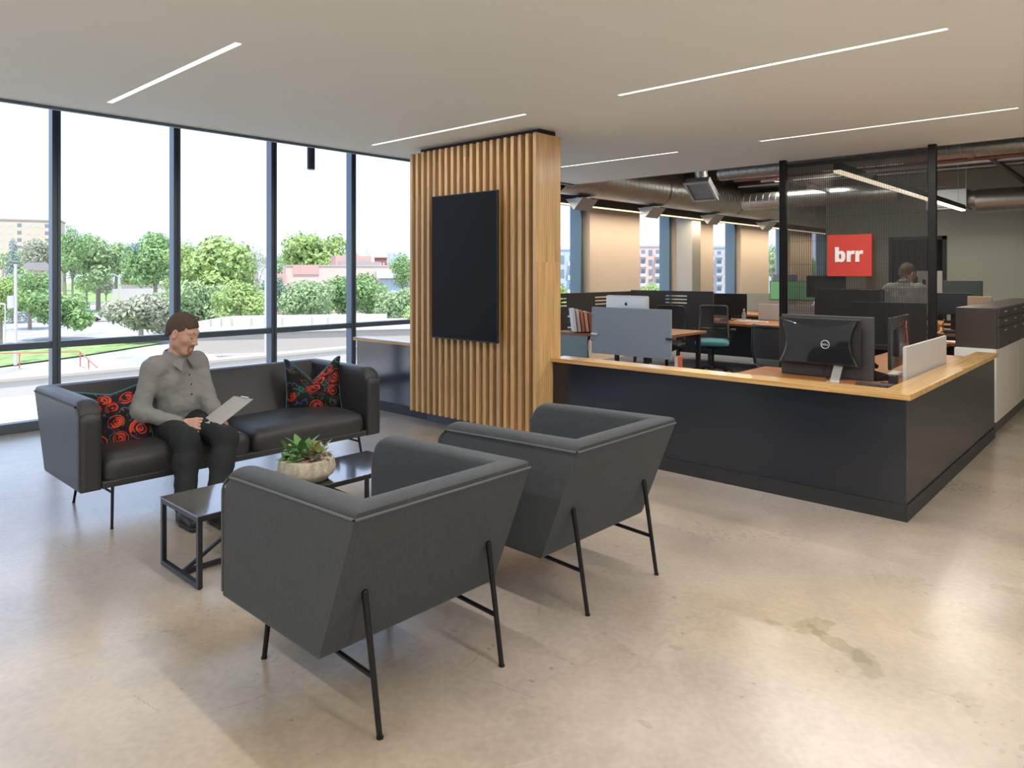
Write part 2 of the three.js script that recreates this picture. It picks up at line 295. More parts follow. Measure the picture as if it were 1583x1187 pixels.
// ---------------------------------------------------------------- low wall round the office
function capWood(g) { return g; }
{
  const L = thing('reception_wall', 'low dark wall with a light wood cap around the office corner', 'low wall');
  mesh('front_panel', bx(-3.915, -1.157, 0.1, 0.74, -4.9, -4.78), mat.navy, L);
  mesh('side_panel', bx(-1.29, -1.157, 0.1, 0.74, -7.78, -4.901), mat.navy, L);
  mesh('base', [bx(-3.915, -1.149, 0, 0.1, -4.89, -4.772), bx(-1.28, -1.149, 0, 0.1, -7.78, -4.89)], M(lin(0.02, 0.021, 0.024), 0.5), L);
  const cap = new THREE.Shape([[-3.918, 4.75], [-1.127, 4.75], [-1.127, 7.79], [-1.305, 7.79], [-1.305, 4.945], [-3.918, 4.945]].map((p) => new THREE.Vector2(...p)));
  // two mitred lengths
  const half = (pts, turn) => { const s = new THREE.Shape(pts.map((p) => new THREE.Vector2(...p))); const g = new THREE.ExtrudeGeometry(s, { depth: 0.029, bevelEnabled: true, bevelSize: 0.003, bevelThickness: 0.003, bevelSegments: 2, bevelOffset: -0.003 }); g.rotateX(-Math.PI / 2); g.translate(0, 0.743, 0); return boxUV(g, 1, turn); };
  const capMat = M(lin(1, 0.97, 0.85), 0.17, 0, { map: rep(woodTex, 2, 0.625), ior: 1.55 });
  mesh('wood_cap', half([[-3.918, 4.75], [-1.127, 4.75], [-1.305, 4.945], [-3.918, 4.945]], true), capMat, L);
  mesh('wood_cap', half([[-1.127, 4.75], [-1.127, 7.79], [-1.305, 7.79], [-1.305, 4.945]], false), capMat, L);
  const S = thing('low_wall', 'low dark wall with wood cap between slatted column and windows', 'low wall');
  mesh('front_panel', bx(-6.82, -5.592, 0.1, 0.74, -4.9, -4.78), mat.navyGloss, S);
  mesh('base', bx(-6.82, -5.56, 0, 0.1, -4.89, -4.772), M(lin(0.02, 0.021, 0.024), 0.5), S);
  mesh('wood_cap', half([[-6.85, 4.75], [-5.592, 4.75], [-5.592, 4.945], [-6.85, 4.945]], true), capMat, S);
}

// ---------------------------------------------------------------- upholstered shell: a U of padded panels with a raked back
// local axes: x runs forward from the top of the back (0) to the front (D), z across the width, y up
function makeShell({ W, D = 0.92, rake = 0.22, top = 0.78, armTop = 0.755, bottom = 0.232, T = 0.11 }) {
  const half = W / 2, back = (y) => rake * (top - y) / (top - bottom);
  // ring of a cross-section: [inset, height 0..1, lift]
  const ring = []; const N = 9, tb = 0.02;
  ring.push([0.05, 0, 0]);
  for (const a of [0.3, 0.65, 1]) ring.push([tb * (1 - Math.sin(a * Math.PI / 2)), 0, tb * (1 - Math.cos(a * Math.PI / 2))]);
  for (let k = 1; k <= 6; k++) ring.push([0, k / 7, 0]);
  const r0 = 0.012; ring.push([0, 1, -0.045]); ring.push([0.003, 1, -0.034]);
  for (let k = 0; k <= N; k++) { const a = k / N * Math.PI; ring.push([0.004 + (T - 0.004) * (1 - Math.cos(a)) / 2, 1, -0.03 + 0.03 * Math.pow(Math.sin(a), 0.7)]); }
  for (let k = 5; k >= 1; k--) ring.push([T, k / 6, 0]);
  ring.push([T, 0, 0.0]);
  const sts = [];   // stations: returns point for ring item
  const pt = (side, s, inset, ytop) => ([t, h, l]) => { let y = bottom + h * (ytop - bottom) + l; let tt = t; if (inset) { tt = Math.min(Math.max(t, inset), T - inset); if (h === 0) y = Math.max(y, bottom + inset); } return V(s, y, side * (half - tt)); };
  const rf = 0.085, frontStations = (side) => {
    const out = []; const insets = [[0, 0.03], [0.002, 0.018], [0.007, 0.008], [0.016, 0.002], [0.026, 0]];
    for (let k = 0; k <= 6; k++) { const a = k / 6 * 1.45; const s = D - 0.03 - rf + rf * Math.sin(a), y = armTop - rf + rf * Math.cos(a); out.push(pt(side, s, 0, y)); }
    for (const [i, b] of insets) out.push(pt(side, D - b, i, armTop - rf + rf * Math.cos(1.45) - i * 2));
    return out.reverse();
  };
  const mid = (side) => [0.62, 0.4].map((s) => pt(side, s, 0, armTop + (top - armTop) * (1 - s / D)));
  const corner = (side) => ([t, h, l]) => { const y = bottom + h * (top - bottom) + l; return V(back(y) + t, y, side * (half - t)); };
  const nb = Math.max(2, Math.round(W / 0.4));
  const stations = [...frontStations(1), ...mid(1), corner(1)];
  for (let k = 1; k < nb; k++) { const f = k / nb; stations.push(([t, h, l]) => { const y = bottom + h * (top - bottom) + l; return V(back(y) + t, y, (half - t) * (1 - 2 * f)); }); }
  stations.push(corner(-1), ...mid(-1).reverse(), ...frontStations(-1).reverse());
  const pos = [], uv = [], R = ring.length; const P = stations.map((f) => ring.map(f));
  const quad = (a, b, c, d) => { for (const p of [a, b, c, a, c, d]) pos.push(p.x, p.y, p.z); };
  for (let i = 0; i < P.length - 1; i++) for (let k = 0; k < R; k++) { const q = (k + 1) % R; quad(P[i][k], P[i][q], P[i + 1][q], P[i + 1][k]); }
  for (const [row, flip] of [[P[0], false], [P[P.length - 1], true]]) {
    const c = row.reduce((s, p) => s.add(p), V(0, 0, 0)).multiplyScalar(1 / R);
    for (let k = 0; k < R; k++) { const a = row[k], b = row[(k + 1) % R]; for (const p of flip ? [c, b, a] : [c, a, b]) pos.push(p.x, p.y, p.z); }
  }
  let g = new THREE.BufferGeometry(); g.setAttribute('position', new THREE.Float32BufferAttribute(pos, 3));
  // make the faces look outwards
  g = toCreasedNormals(g, 0.75);
  { const p = g.attributes.position, n = g.attributes.normal; let s = 0; for (let i = 0; i < p.count; i++) if (p.getZ(i) > half - 0.001) s += n.getZ(i); if (s < 0) { for (let i = 0; i < p.count; i += 3) { for (const at of [p, n]) { const x = at.getX(i + 1), y = at.getY(i + 1), z = at.getZ(i + 1); at.setXYZ(i + 1, at.getX(i + 2), at.getY(i + 2), at.getZ(i + 2)); at.setXYZ(i + 2, x, y, z); } } for (let i = 0; i < n.count; i++) n.setXYZ(i, -n.getX(i), -n.getY(i), -n.getZ(i)); } }
  boxUV(g);
  // piping along the outer edge
  const pipe = [], yk = -0.036, off = 0.001, run = (side) => { const o = []; o.push(V(D - 0.022, bottom + 0.03, side * (half + off))); o.push(V(D - 0.022, armTop - rf - 0.05, side * (half + off))); for (let k = 1; k <= 5; k++) { const a = (1 - k / 5) * 1.5; o.push(V(D - 0.022 - rf + rf * Math.sin(a), armTop - rf + yk + rf * Math.cos(a), side * (half + off))); } o.push(V(0.45, armTop + (top - armTop) * 0.5 + yk, side * (half + off))); o.push(V(back(top + yk) + 0.004, top + yk, side * (half + off))); return o; };
  const A = run(1), B = run(-1).reverse();
  const piping = [tube(A, 0.0055, 60, 6), tube([V(back(top + yk), top + yk, half), V(back(top + yk) - 0.001, top + yk, 0), V(back(top + yk), top + yk, -half)], 0.0055, 12, 6), tube(B, 0.0055, 60, 6)];
  return { g, piping, back, T, half, D, top, bottom, armTop };
}
function cushionGeo(w, h, d, puff, seg = 10) {   // padded block
  const g = new RoundedBoxGeometry(w, h, d, 4, Math.min(h * 0.42, 0.07)); const big = new THREE.BoxGeometry(w, h, d, seg, 4, seg);
  const p = big.attributes.position, hw = w / 2, hh = h / 2, hd = d / 2, r = Math.min(h * 0.45, 0.075);
  for (let i = 0; i < p.count; i++) {
    let x = p.getX(i), y = p.getY(i), z = p.getZ(i);
    const cx = Math.max(-hw + r, Math.min(hw - r, x)), cy = Math.max(-hh + r, Math.min(hh - r, y)), cz = Math.max(-hd + r, Math.min(hd - r, z));
    const v = V(x - cx, y - cy, z - cz); if (v.lengthSq() > 0) { v.setLength(r); x = cx + v.x; y = cy + v.y; z = cz + v.z; }
    if (y > 0) y += puff * (1 - (x / hw) ** 2) * (1 - (z / hd) ** 2) * (y / hh);
    p.setXYZ(i, x, y, z);
  }
  const m = mergeVertices(big.deleteAttribute('normal').deleteAttribute('uv'), 1e-4); m.computeVertexNormals(); return boxUV(flat(m));
}
function legRod(a, b, r) { return [rod(a, b, r * 0.85, r), moved(flat(new THREE.SphereGeometry(r, 10, 8)), b.x, b.y, b.z), cyl(a.x, a.y, a.y + 0.006, a.z, r * 1.05, r * 1.05, 10)]; }
function makeArmchair(name, label, x, z) {
  const c = thing(name, label, 'armchair', [x, 0, z], Math.PI, 'grey armchairs');   // faces the sofa
  const s = makeShell({ W: 0.82 });
  mesh('shell', s.g, mat.fabric, c); mesh('piping', s.piping, mat.piping, c);
  const st = cushionGeo(0.66, 0.2, 0.6, 0.02); mesh('seat', moved(st, 0.57, 0.325, 0), mat.fabric, c);
  mesh('seat_base', bx(0.235, 0.89, 0.236, 0.26, -0.36, 0.36, 0.008), mat.fabric, c);
  for (const sz of [-1, 1]) {
    const zz = sz * 0.287, xb = s.back(0.44) - 0.009;
    const foot = V(0.052, 0, zz), head = V(xb, 0.45, zz + sz * 0.004);
    mesh('leg', legRod(foot, head, 0.0115), mat.blackMetal, c);
    mesh('leg', legRod(V(0.775, 0, zz + sz * 0.015), V(0.75, 0.24, zz), 0.0115), mat.blackMetal, c);
    mesh('side_stretcher', rod(V(0.052 + (xb - 0.052) * 0.4, 0.185, zz), V(0.765, 0.215, zz), 0.009), mat.blackMetal, c);
  }
  return c;
}
const chairA = makeArmchair('armchair', 'grey armchair nearest the viewer, its back turned and its side to the small table', -1.822, -1.69);
copyOf(chairA, 'grey armchair closer to the dark low wall, its back turned', [-1.822, 0, -2.814], Math.PI);

// ---------------------------------------------------------------- sofa
{
  const c = thing('sofa', 'dark charcoal three seat sofa by the windows', 'sofa', [-5.515, 0, -2.375], 0);
  const s = makeShell({ W: 2.12, D: 0.94, rake: 0.25, top: 0.765, armTop: 0.765, bottom: 0.235, T: 0.12 });
  mesh('shell', s.g, mat.sofaFabric, c); mesh('piping', s.piping, mat.piping, c);
  for (const k of [-1, 1]) mesh('seat_cushion', moved(cushionGeo(0.66, 0.19, 0.935, 0.022, 14), 0.6, 0.33, k * 0.4685), mat.sofaFabric, c);
  mesh('seat_base', bx(0.27, 0.925, 0.237, 0.28, -0.94, 0.94, 0.01), mat.sofaFabric, c);
  for (const k of [-1, 1]) {
    mesh('leg', legRod(V(0.945, 0, k * 0.893), V(0.9, 0.245, k * 0.875), 0.0095), mat.blackMetal, c);
    mesh('leg', legRod(V(0.235, 0, k * 0.893), V(0.3, 0.245, k * 0.875), 0.0095), mat.blackMetal, c);
    mesh('side_stretcher', rod(V(0.29, 0.2, k * 0.877), V(0.905, 0.2, k * 0.877), 0.007), mat.blackMetal, c);
  }
}
// ---------------------------------------------------------------- printed cushions
function printTex(seedv) {
  const cv = document.createElement('canvas'); cv.width = cv.height = 512; const g = cv.getContext('2d'); const keep = seed; seed = seedv;
  g.fillStyle = '#0b0a0d'; g.fillRect(0, 0, 512, 512);
  const dab = (x, y, r, col, w) => { g.strokeStyle = col; g.lineCap = 'round'; g.lineWidth = w; g.beginPath(); const a = rr(0, 6.28); g.arc(x, y, r, a, a + rr(1.2, 4.2)); g.stroke(); };
  const pal = ['#e0432c', '#ea5c34', '#c8352b', '#a32a23', '#d94a2e'], cool = ['#0f5a4c', '#1d7f78', '#4f4a8c', '#153f35', '#6a6a2a'];
  const roses = []; for (let i = 0; i < 40 && roses.length < 13; i++) { const x = rr(30, 482), y = rr(30, 482), r = rr(46, 84); if (roses.every((q) => Math.hypot(q[0] - x, q[1] - y) > (q[2] + r) * 0.85)) roses.push([x, y, r]); }
  for (let i = 0; i < 90; i++) dab(rr(0, 512), rr(0, 512), rr(8, 30), cool[rnd() * 5 | 0], rr(3, 11));
  for (const [x, y, r] of roses) {
    g.fillStyle = '#120b0c'; g.beginPath(); g.arc(x, y, r * 1.05, 0, 7); g.fill();
    const warm = rnd() < 0.85 ? pal : cool;
    for (let q = r; q > 5; q -= rr(6, 11)) { dab(x + rr(-3, 3), y + rr(-3, 3), q, warm[rnd() * 5 | 0], rr(4, 10)); if (rnd() < 0.5) dab(x, y, q, warm[rnd() * 5 | 0], rr(2, 5)); }
  }
  for (let i = 0; i < 26; i++) dab(rr(0, 512), rr(0, 512), rr(6, 14), rnd() < 0.5 ? '#e8452f' : '#5c56a5', rr(2, 5));
  seed = keep; const t = new THREE.CanvasTexture(cv); t.colorSpace = THREE.SRGBColorSpace; return t;
}
function pillowGeo(S, thick, chop) {   // square cushion with pinched corners and a chopped top edge
  const n = 28, pos = [], uv = [], idx = [];
  for (let side = 0; side < 2; side++) for (let j = 0; j <= n; j++) for (let i = 0; i <= n; i++) {
    const u = i / n * 2 - 1, v = j / n * 2 - 1, e = Math.pow((1 - u ** 4) * (1 - v ** 4), 0.5);
    const inx = 1 - 0.07 * (1 - v * v), iny = 1 - 0.07 * (1 - u * u);
    let x = u * S / 2 * inx, y = v * S / 2 * iny; const dip = chop * Math.max(0, 1 - Math.abs(u) * 1.15) * Math.pow(Math.max(0, (v + 0.6) / 1.6), 1.6); y -= dip;
    const z = (side ? -1 : 1) * thick / 2 * e * (1 + 0.1 * Math.sin(u * 5 + v * 3));
    pos.push(x, y, z); uv.push((u + 1) / 2, (v + 1) / 2);
  }
  const o = (n + 1) * (n + 1);
  for (let j = 0; j < n; j++) for (let i = 0; i < n; i++) { const a = j * (n + 1) + i, b = a + 1, c = a + n + 1, d = c + 1; idx.push(a, b, d, a, d, c, o + a, o + d, o + b, o + a, o + c, o + d); }
  const g = new THREE.BufferGeometry(); g.setAttribute('position', new THREE.Float32BufferAttribute(pos, 3)); g.setAttribute('uv', new THREE.Float32BufferAttribute(uv, 2)); g.setIndex(idx); g.computeVertexNormals(); return g;
}
function pillowEdge(S, chop) { const p = []; for (let k = 0; k < 80; k++) { const t = k / 20, sd = Math.floor(t), f = (t - sd) * 2 - 1; let [u, v] = [[f, -1], [1, f], [-f, 1], [-1, -f]][sd]; const inx = 1 - 0.07 * (1 - v * v), iny = 1 - 0.07 * (1 - u * u); p.push(V(u * S / 2 * inx, v * S / 2 * iny - chop * Math.max(0, 1 - Math.abs(u) * 1.15) * Math.pow(Math.max(0, (v + 0.6) / 1.6), 1.6), 0)); } return tube(p, 0.004, 160, 5, true); }
{
  const mk = (label, x, y, z, ry, rx, rz, S, chop, sd, edge) => {
    const t = thing('cushion', label, 'cushion', [x, y, z], 0, 'rose print cushions on the sofa'); t.rotation.order = 'YXZ'; t.rotation.set(rx, ry, rz);
    mesh('cover', pillowGeo(S, 0.15, chop), M(0xffffff, 0.8, 0, { map: printTex(sd), bumpMap: rep(weaveTex, 6), bumpScale: 0.0008 }), t);
    mesh('piping', pillowEdge(S, chop), M(edge, 0.7), t); return t;
  };
  mk('rose print cushion with a dented top at the empty sofa end', -5.08, 0.6, -3.14, 1.02, -0.2, 0.03, 0.44, 0.17, 91, lin(0.05, 0.25, 0.28));
  mk('rose print cushion squeezed between the seated person and the sofa arm', -5.0, 0.56, -1.63, 1.25, -0.35, 0.1, 0.44, 0.04, 33, lin(0.05, 0.3, 0.36));
}
// ---------------------------------------------------------------- low table
{
  const t = thing('coffee_table', 'long low black metal table between sofa and armchairs', 'table', [-3.6, 0, -2.115]);
  const hx = 0.222, hz = 0.645, h = 0.352, w = 0.022, m = M(lin(0.03, 0.031, 0.036), 0.3, 0.5), top = M(lin(0.03, 0.028, 0.03), 0.12, 0, { ior: 1.7, clearcoat: 1, clearcoatRoughness: 0.06 });
  mesh('tabletop', bx(-hx - 0.004, hx + 0.004, h - 0.007, h, -hz - 0.004, hz + 0.004, 0.002), top, t);
  mesh('top_frame', [bx(-hx, hx, h - 0.03, h - 0.0075, hz - w, hz), bx(-hx, hx, h - 0.03, h - 0.0075, -hz, -hz + w), bx(-hx, -hx + w, h - 0.03, h - 0.0075, -hz + w, hz - w), bx(hx - w, hx, h - 0.03, h - 0.0075, -hz + w, hz - w)], m, t);
  for (const sx of [-1, 1]) for (const sz of [-1, 1]) mesh('leg', bx(sx * hx, sx * (hx - w), 0.006, h - 0.03, sz * hz, sz * (hz - w)), m, t);
  for (const sz of [-1, 1]) {
    mesh('floor_rail', bx(-hx + w, hx - w, 0.006, 0.028, sz * hz, sz * (hz - w)), m, t);
    mesh('brace', bar(V(0, 0.02, sz * (hz - w)), V(0, h - 0.03, sz * 0.1), 0.016, 0.016), m, t);
    for (const sx of [-1, 1]) mesh('glide', cyl(sx * (hx - 0.012), 0, 0.006, sz * (hz - 0.012), 0.01), mat.black, t);
  }
  mesh('stretcher', bx(-0.011, 0.011, 0.008, 0.03, -hz + w, hz - w), m, t);
}
// ---------------------------------------------------------------- planted bowl
{
  const P = [-3.545, 0.352, -2.15], p = thing('planter', 'round stone bowl of mixed succulents on the low table', 'planter', P);
  const stone = M(0xffffff, 0.8, 0, { map: rep(dataTex(256, 256, (u, v, o) => { const k = 0.62 + (fbm(u * 12, v * 8, 4, 8) - 0.5) * 0.35 + (fbm(u * 50, v * 50, 3, 50) - 0.5) * 0.22; o[0] = 190 * k + 60; o[1] = 184 * k + 56; o[2] = 170 * k + 50; }, true), 3, 1), bumpMap: grainTex, bumpScale: 0.0012 });
  mesh('bowl', lathe([[0, 0.004], [0.1, 0], [0.118, 0.006], [0.128, 0.02], [0.148, 0.034], [0.157, 0.05], [0.159, 0.075], [0.152, 0.105], [0.146, 0.122], [0.14, 0.126], [0.134, 0.122], [0.13, 0.1], [0.128, 0.08]], 48), stone, p);
  const gravel = []; for (let i = 0; i < 160; i++) { const a = rr(0, 6.28), r = 0.128 * Math.sqrt(rnd()); const g = new THREE.DodecahedronGeometry(rr(0.007, 0.016)); g.scale(1, 0.7, rr(0.7, 1.2)); g.rotateY(rr(0, 6)); g.translate(Math.cos(a) * r, 0.107 + rr(-0.004, 0.008), Math.sin(a) * r); gravel.push(g); }
  const gm = mesh('pebbles', [lathe([[0, 0.1], [0.1305, 0.1]], 24), ...gravel], M(lin(0.62, 0.52, 0.4), 0.85), p); gm.userData.kind = 'stuff';
  function leafGeo(L, W, curl, thick = 0.1) {   // pointed fleshy leaf growing along +y, curling to +z
    const n = 6, pos = [], idx = []; const row = (i) => { const t = i / n, w = W * Math.pow(Math.sin(Math.PI * Math.min(1, 0.12 + t * 0.88)), 0.8) * (t === 1 ? 0 : 1), a = curl * t; return [w, Math.sin(a) / Math.max(curl, 1e-3) * L, (1 - Math.cos(a)) / Math.max(curl, 1e-3) * L]; };
    for (let i = 0; i <= n; i++) { const [w, y, z] = row(i); pos.push(-w / 2, y, z + w * thick, 0, y, z - w * thick, w / 2, y, z + w * thick); }
    for (let i = 0; i < n; i++) { const a = i * 3; for (const k of [0, 1]) idx.push(a + k, a + k + 1, a + k + 4, a + k, a + k + 4, a + k + 3); }
    const g = new THREE.BufferGeometry(); g.setAttribute('position', new THREE.Float32BufferAttribute(pos, 3)); g.setIndex(idx); g.computeVertexNormals(); return flat(g);
  }
  const G = [lin(0.11, 0.26, 0.07), lin(0.16, 0.32, 0.1), lin(0.3, 0.42, 0.3), lin(0.27, 0.17, 0.15), lin(0.42, 0.45, 0.14), lin(0.07, 0.2, 0.06)].map((c) => M(c, 0.45, 0, { side: THREE.DoubleSide }));
  function leafAt(L, W, curl, m, x, y, z, yaw, lean) { const o = new THREE.Mesh(leafGeo(L, W, curl), m); o.name = 'leaf'; o.castShadow = o.receiveShadow = true; o.rotation.order = 'YXZ'; o.rotation.set(lean, yaw, 0); o.position.set(x, y, z); p.add(o); }
  function rosette(x, y, z, n, L, W, m, flatness) { for (let i = 0; i < n; i++) { const t = i / n; leafAt(1.4 * L * (1 - t * 0.5), 1.3 * W * (1 - t * 0.4), 0.7, m, x, y + t * 0.02, z, i * 2.4, flatness * (1 - t * 0.75)); } }
  // tall broad leaves at one side, grey-green clumps, a dull red rosette and small jade sprays
  const at = (r, a) => [Math.cos(a) * r, Math.sin(a) * r];
  for (const [r, a, n, L, W, k, f, yy] of [[0.02, 2.2, 5, 0.13, 0.055, 0, 0.35, 0.12], [0.075, -0.6, 4, 0.11, 0.035, 4, 0.3, 0.115], [0.07, 2.9, 9, 0.06, 0.035, 1, 1.0, 0.12], [0.1, 2.0, 8, 0.055, 0.032, 0, 1.1, 0.12], [0.1, 3.7, 8, 0.06, 0.03, 5, 1.1, 0.118], [0.04, 0.7, 10, 0.065, 0.03, 2, 0.9, 0.125], [0.03, -2.0, 8, 0.06, 0.03, 2, 0.9, 0.12], [0.085, 0.1, 12, 0.075, 0.028, 3, 1.25, 0.118], [0.09, -1.4, 9, 0.055, 0.026, 2, 1.0, 0.118], [0.105, -2.3, 7, 0.045, 0.03, 4, 1.0, 0.115], [0.1, 1.2, 7, 0.05, 0.026, 1, 1.0, 0.118], [0.055, 1.6, 7, 0.07, 0.035, 1, 0.8, 0.125]]) { const [x, z] = at(r, a); rosette(x, yy, z, n, L, W, G[k], f); }
  for (let i = 0; i < 40; i++) { const a = rr(0, 6.28), r = rr(0.02, 0.125); leafAt(rr(0.05, 0.08), rr(0.02, 0.036), 0.9, G[rnd() * 6 | 0], Math.cos(a) * r, 0.13 + rr(0, 0.06), Math.sin(a) * r, rr(0, 6.28), rr(0.2, 1)); }
}

// ---------------------------------------------------------------- outside: the street, trees and buildings seen through the glass
const GY = -6.0;   // street level
function out(px, d) { const r = (px - 791.5) / FOCAL * d; return [Math.cos(YAW) * r - Math.sin(YAW) * d, -Math.sin(YAW) * r - Math.cos(YAW) * d]; }   // a bearing and a distance from the viewer -> ground position
const heightAt = (py, d) => EYE - (py - 422) * d / FOCAL;
function ground(name, pts, y, m, label, kind = 'structure') {   // pts: [bearing, distance]
  const s = new THREE.Shape(pts.map(([p, d]) => { const [x, z] = out(p, d); return new THREE.Vector2(x, -z); }));
  const g = new THREE.ExtrudeGeometry(s, { depth: 0.05, bevelEnabled: false }); g.rotateX(-Math.PI / 2); g.translate(0, y - 0.05, 0);
  const o = mesh(name, boxUV(g), m); o.userData = { kind, label }; return o;
}
const asphalt = dataTex(256, 256, (u, v, o) => { const k = 0.8 + (fbm(u * 8, v * 8, 4, 8) - 0.5) * 0.3 + (vn(u * 128, v * 128, 128) - 0.5) * 0.1; o[0] = 215 * k; o[1] = 213 * k; o[2] = 212 * k; }, true);
const lawnTex = dataTex(256, 256, (u, v, o) => { const k = 0.85 + (fbm(u * 10, v * 10, 4, 10) - 0.5) * 0.5; o[0] = 160 * k; o[1] = 192 * k; o[2] = 118 * k; }, true);
const om = { road: M(0xffffff, 0.95, 0, { map: rep(asphalt, 0.06) }), lawn: M(0xffffff, 1, 0, { map: rep(lawnTex, 0.12) }), pave: M(lin(0.66, 0.64, 0.61), 0.9), brickPink: M(lin(0.56, 0.36, 0.31), 0.9), brickLight: M(lin(0.66, 0.5, 0.43), 0.9), brickRed: M(lin(0.34, 0.13, 0.11), 0.9), concrete: M(lin(0.46, 0.42, 0.37), 0.9), pale: M(lin(0.55, 0.53, 0.51), 0.9), winDark: M(lin(0.2, 0.25, 0.3), 0.2), blueGrey: M(lin(0.4, 0.5, 0.58), 0.6), roofwhite: M(lin(0.55, 0.55, 0.53), 0.9), slate: M(lin(0.35, 0.33, 0.33), 0.9) };
struct('street_ground', boxUV(new THREE.BoxGeometry(900, 0.4, 900).translate(-300, GY - 0.3, -300)), om.road, 'pale asphalt ground outside');
ground('lawn', [[-250, 60], [-80, 62], [60, 72], [230, 84], [250, 76], [120, 64], [-40, 55], [-250, 50]], GY + 0.06, om.lawn, 'sunny lawn below the windows');
ground('verge', [[105, 135], [185, 138], [190, 129], [105, 127]], GY + 0.06, om.lawn, 'strip of grass along the street');
ground('far_lawn', [[-300, 170], [1400, 230], [1600, 500], [-300, 500]], GY + 0.03, om.lawn, 'distant green ground behind the trees');
{ // roof of the lower storey just below the glass
  const r = structGroup('lower_roof', 'flat white roof below the windows');
  mesh('membrane', bx(-17.5, XW - 0.25, -1.25, -1.05, -30, 12), om.roofwhite, r);
  mesh('parapet', bx(-17.9, -17.5, -1.3, -0.72, -30, 12), om.pale, r); mesh('wall', bx(-17.8, XW - 0.25, GY, -1.25, -30, 12), om.pale, r);
  mesh('coping', bx(-17.95, -17.45, -0.72, -0.66, -30, 12), om.concrete, r);
}
function leafMat() { return new THREE.MeshPhysicalMaterial({ vertexColors: true, roughness: 0.95, transmission: 0.25, thickness: 0, side: THREE.DoubleSide }); }
const leafM = leafMat(), barkM = M(lin(0.3, 0.25, 0.2), 0.95), barkPale = M(lin(0.55, 0.5, 0.44), 0.95);
function crownGeo(blobs, n, size, base, spread) {   // leaf clumps filling a set of ellipsoids [x,y,z,rx,ry,rz]
  const pos = new Float32Array(n * 18), col = new Float32Array(n * 18); const tot = blobs.reduce((s, b) => s + b[3] * b[4], 0); let w = 0;
  for (let i = 0; i < n; i++) {
    let pick = rnd() * tot, b; for (b of blobs) { pick -= b[3] * b[4]; if (pick <= 0) break; }
    const th = rr(0, 6.283), cz = rr(-1, 1), sr = Math.sqrt(1 - cz * cz), q = Math.pow(rnd(), 0.28) * rr(0.9, 1.06);
    const c = V(b[0] + b[3] * sr * Math.cos(th) * q, b[1] + b[4] * cz * q, b[2] + b[5] * sr * Math.sin(th) * q);
    const nrm = V(sr * Math.cos(th) + rr(-0.8, 0.8), cz + rr(-0.5, 1), sr * Math.sin(th) + rr(-0.8, 0.8)).normalize(), t = V(rr(-1, 1), rr(-1, 1), rr(-1, 1)).cross(nrm).normalize(), u = nrm.clone().cross(t), s = size * rr(0.6, 1.3);
    const P = [c.clone().addScaledVector(t, -s), c.clone().addScaledVector(u, s * 0.55).addScaledVector(nrm, s * 0.2), c.clone().addScaledVector(t, s), c.clone().addScaledVector(u, -s * 0.55).addScaledVector(nrm, s * 0.2)];
    const k = rr(1 - spread, 1 + spread), y = rr(-0.05, 0.05);
    for (const a of [0, 1, 2, 0, 2, 3]) { const p = P[a]; pos[w] = p.x; pos[w + 1] = p.y; pos[w + 2] = p.z; col[w] = base[0] * (k + y); col[w + 1] = base[1] * k; col[w + 2] = base[2] * (k - y); w += 3; }
  }
  const g = new THREE.BufferGeometry(); g.setAttribute('position', new THREE.BufferAttribute(pos, 3)); g.setAttribute('color', new THREE.BufferAttribute(col, 3)); g.computeVertexNormals(); return g;
}
const leafCol = { green: [0.3, 0.46, 0.19], bright: [0.42, 0.55, 0.2], dark: [0.24, 0.35, 0.27], blue: [0.32, 0.39, 0.36], olive: [0.46, 0.48, 0.36], grey: [0.52, 0.52, 0.47], mint: [0.4, 0.53, 0.28] };
function tree(name, label, px, d, topPy, basePy, halfW, kind, colr, n = 2600, group = 'trees along the street') {
  const [x, z] = out(px, d), top = heightAt(topPy, d), foot = Math.max(GY, heightAt(basePy, d)), R = halfW * 1.22 * d / FOCAL, Ht = top - foot;
  const t = thing(name, label, name.includes('shrub') ? 'shrub' : 'tree', [x, GY, z], rr(0, 6), group), b = [], y0 = foot - GY;
  if (kind === 'cone') { for (let k = 0; k < 6; k++) { const f = k / 5; b.push([0, y0 + Ht * (0.12 + 0.8 * f), 0, R * (1.05 - 0.85 * f), Ht * 0.12, R * (1.05 - 0.85 * f)]); } }
  else {
    const m = kind === 'shrub' ? 7 : 9, lo = kind === 'shrub' ? 0.3 : 0.42;
    b.push([0, y0 + Ht * 0.62, 0, R * 0.6, Ht * 0.34, R * 0.6]);
    for (let k = 0; k < m; k++) { const a = k * 2.4 + rr(-0.3, 0.3), q = rr(0.4, 0.68), s = rr(0.34, 0.5); b.push([Math.cos(a) * R * q, y0 + Ht * (lo + (0.86 - lo) * rnd()), Math.sin(a) * R * q, R * s, Math.min(R * s, Ht * 0.24), R * s]); }
    b.push([R * rr(-0.2, 0.2), y0 + Ht * 0.84, R * rr(-0.2, 0.2), R * 0.4, Ht * 0.16, R * 0.4]);
  }
  mesh('foliage', crownGeo(b, Math.round(n * 1.3), Math.max(0.16, R * (kind === 'sparse' ? 0.045 : 0.068)), leafCol[colr], 0.28), leafM, t);
  const br = []; const bt = y0 + Ht * 0.6; for (let k = 0; k < 5; k++) { const a = k * 1.3 + 0.5; br.push(rod(V(0, bt * 0.55, 0), V(Math.cos(a) * R * 0.5, y0 + Ht * rr(0.6, 0.85), Math.sin(a) * R * 0.5), R * 0.035, R * 0.012, 5)); }
  mesh('trunk', [rod(V(0, 0, 0), V(0, bt, 0), R * 0.07, R * 0.04, 7), ...br], colr === 'grey' || colr === 'olive' ? barkPale : barkM, t);
  return t;
}
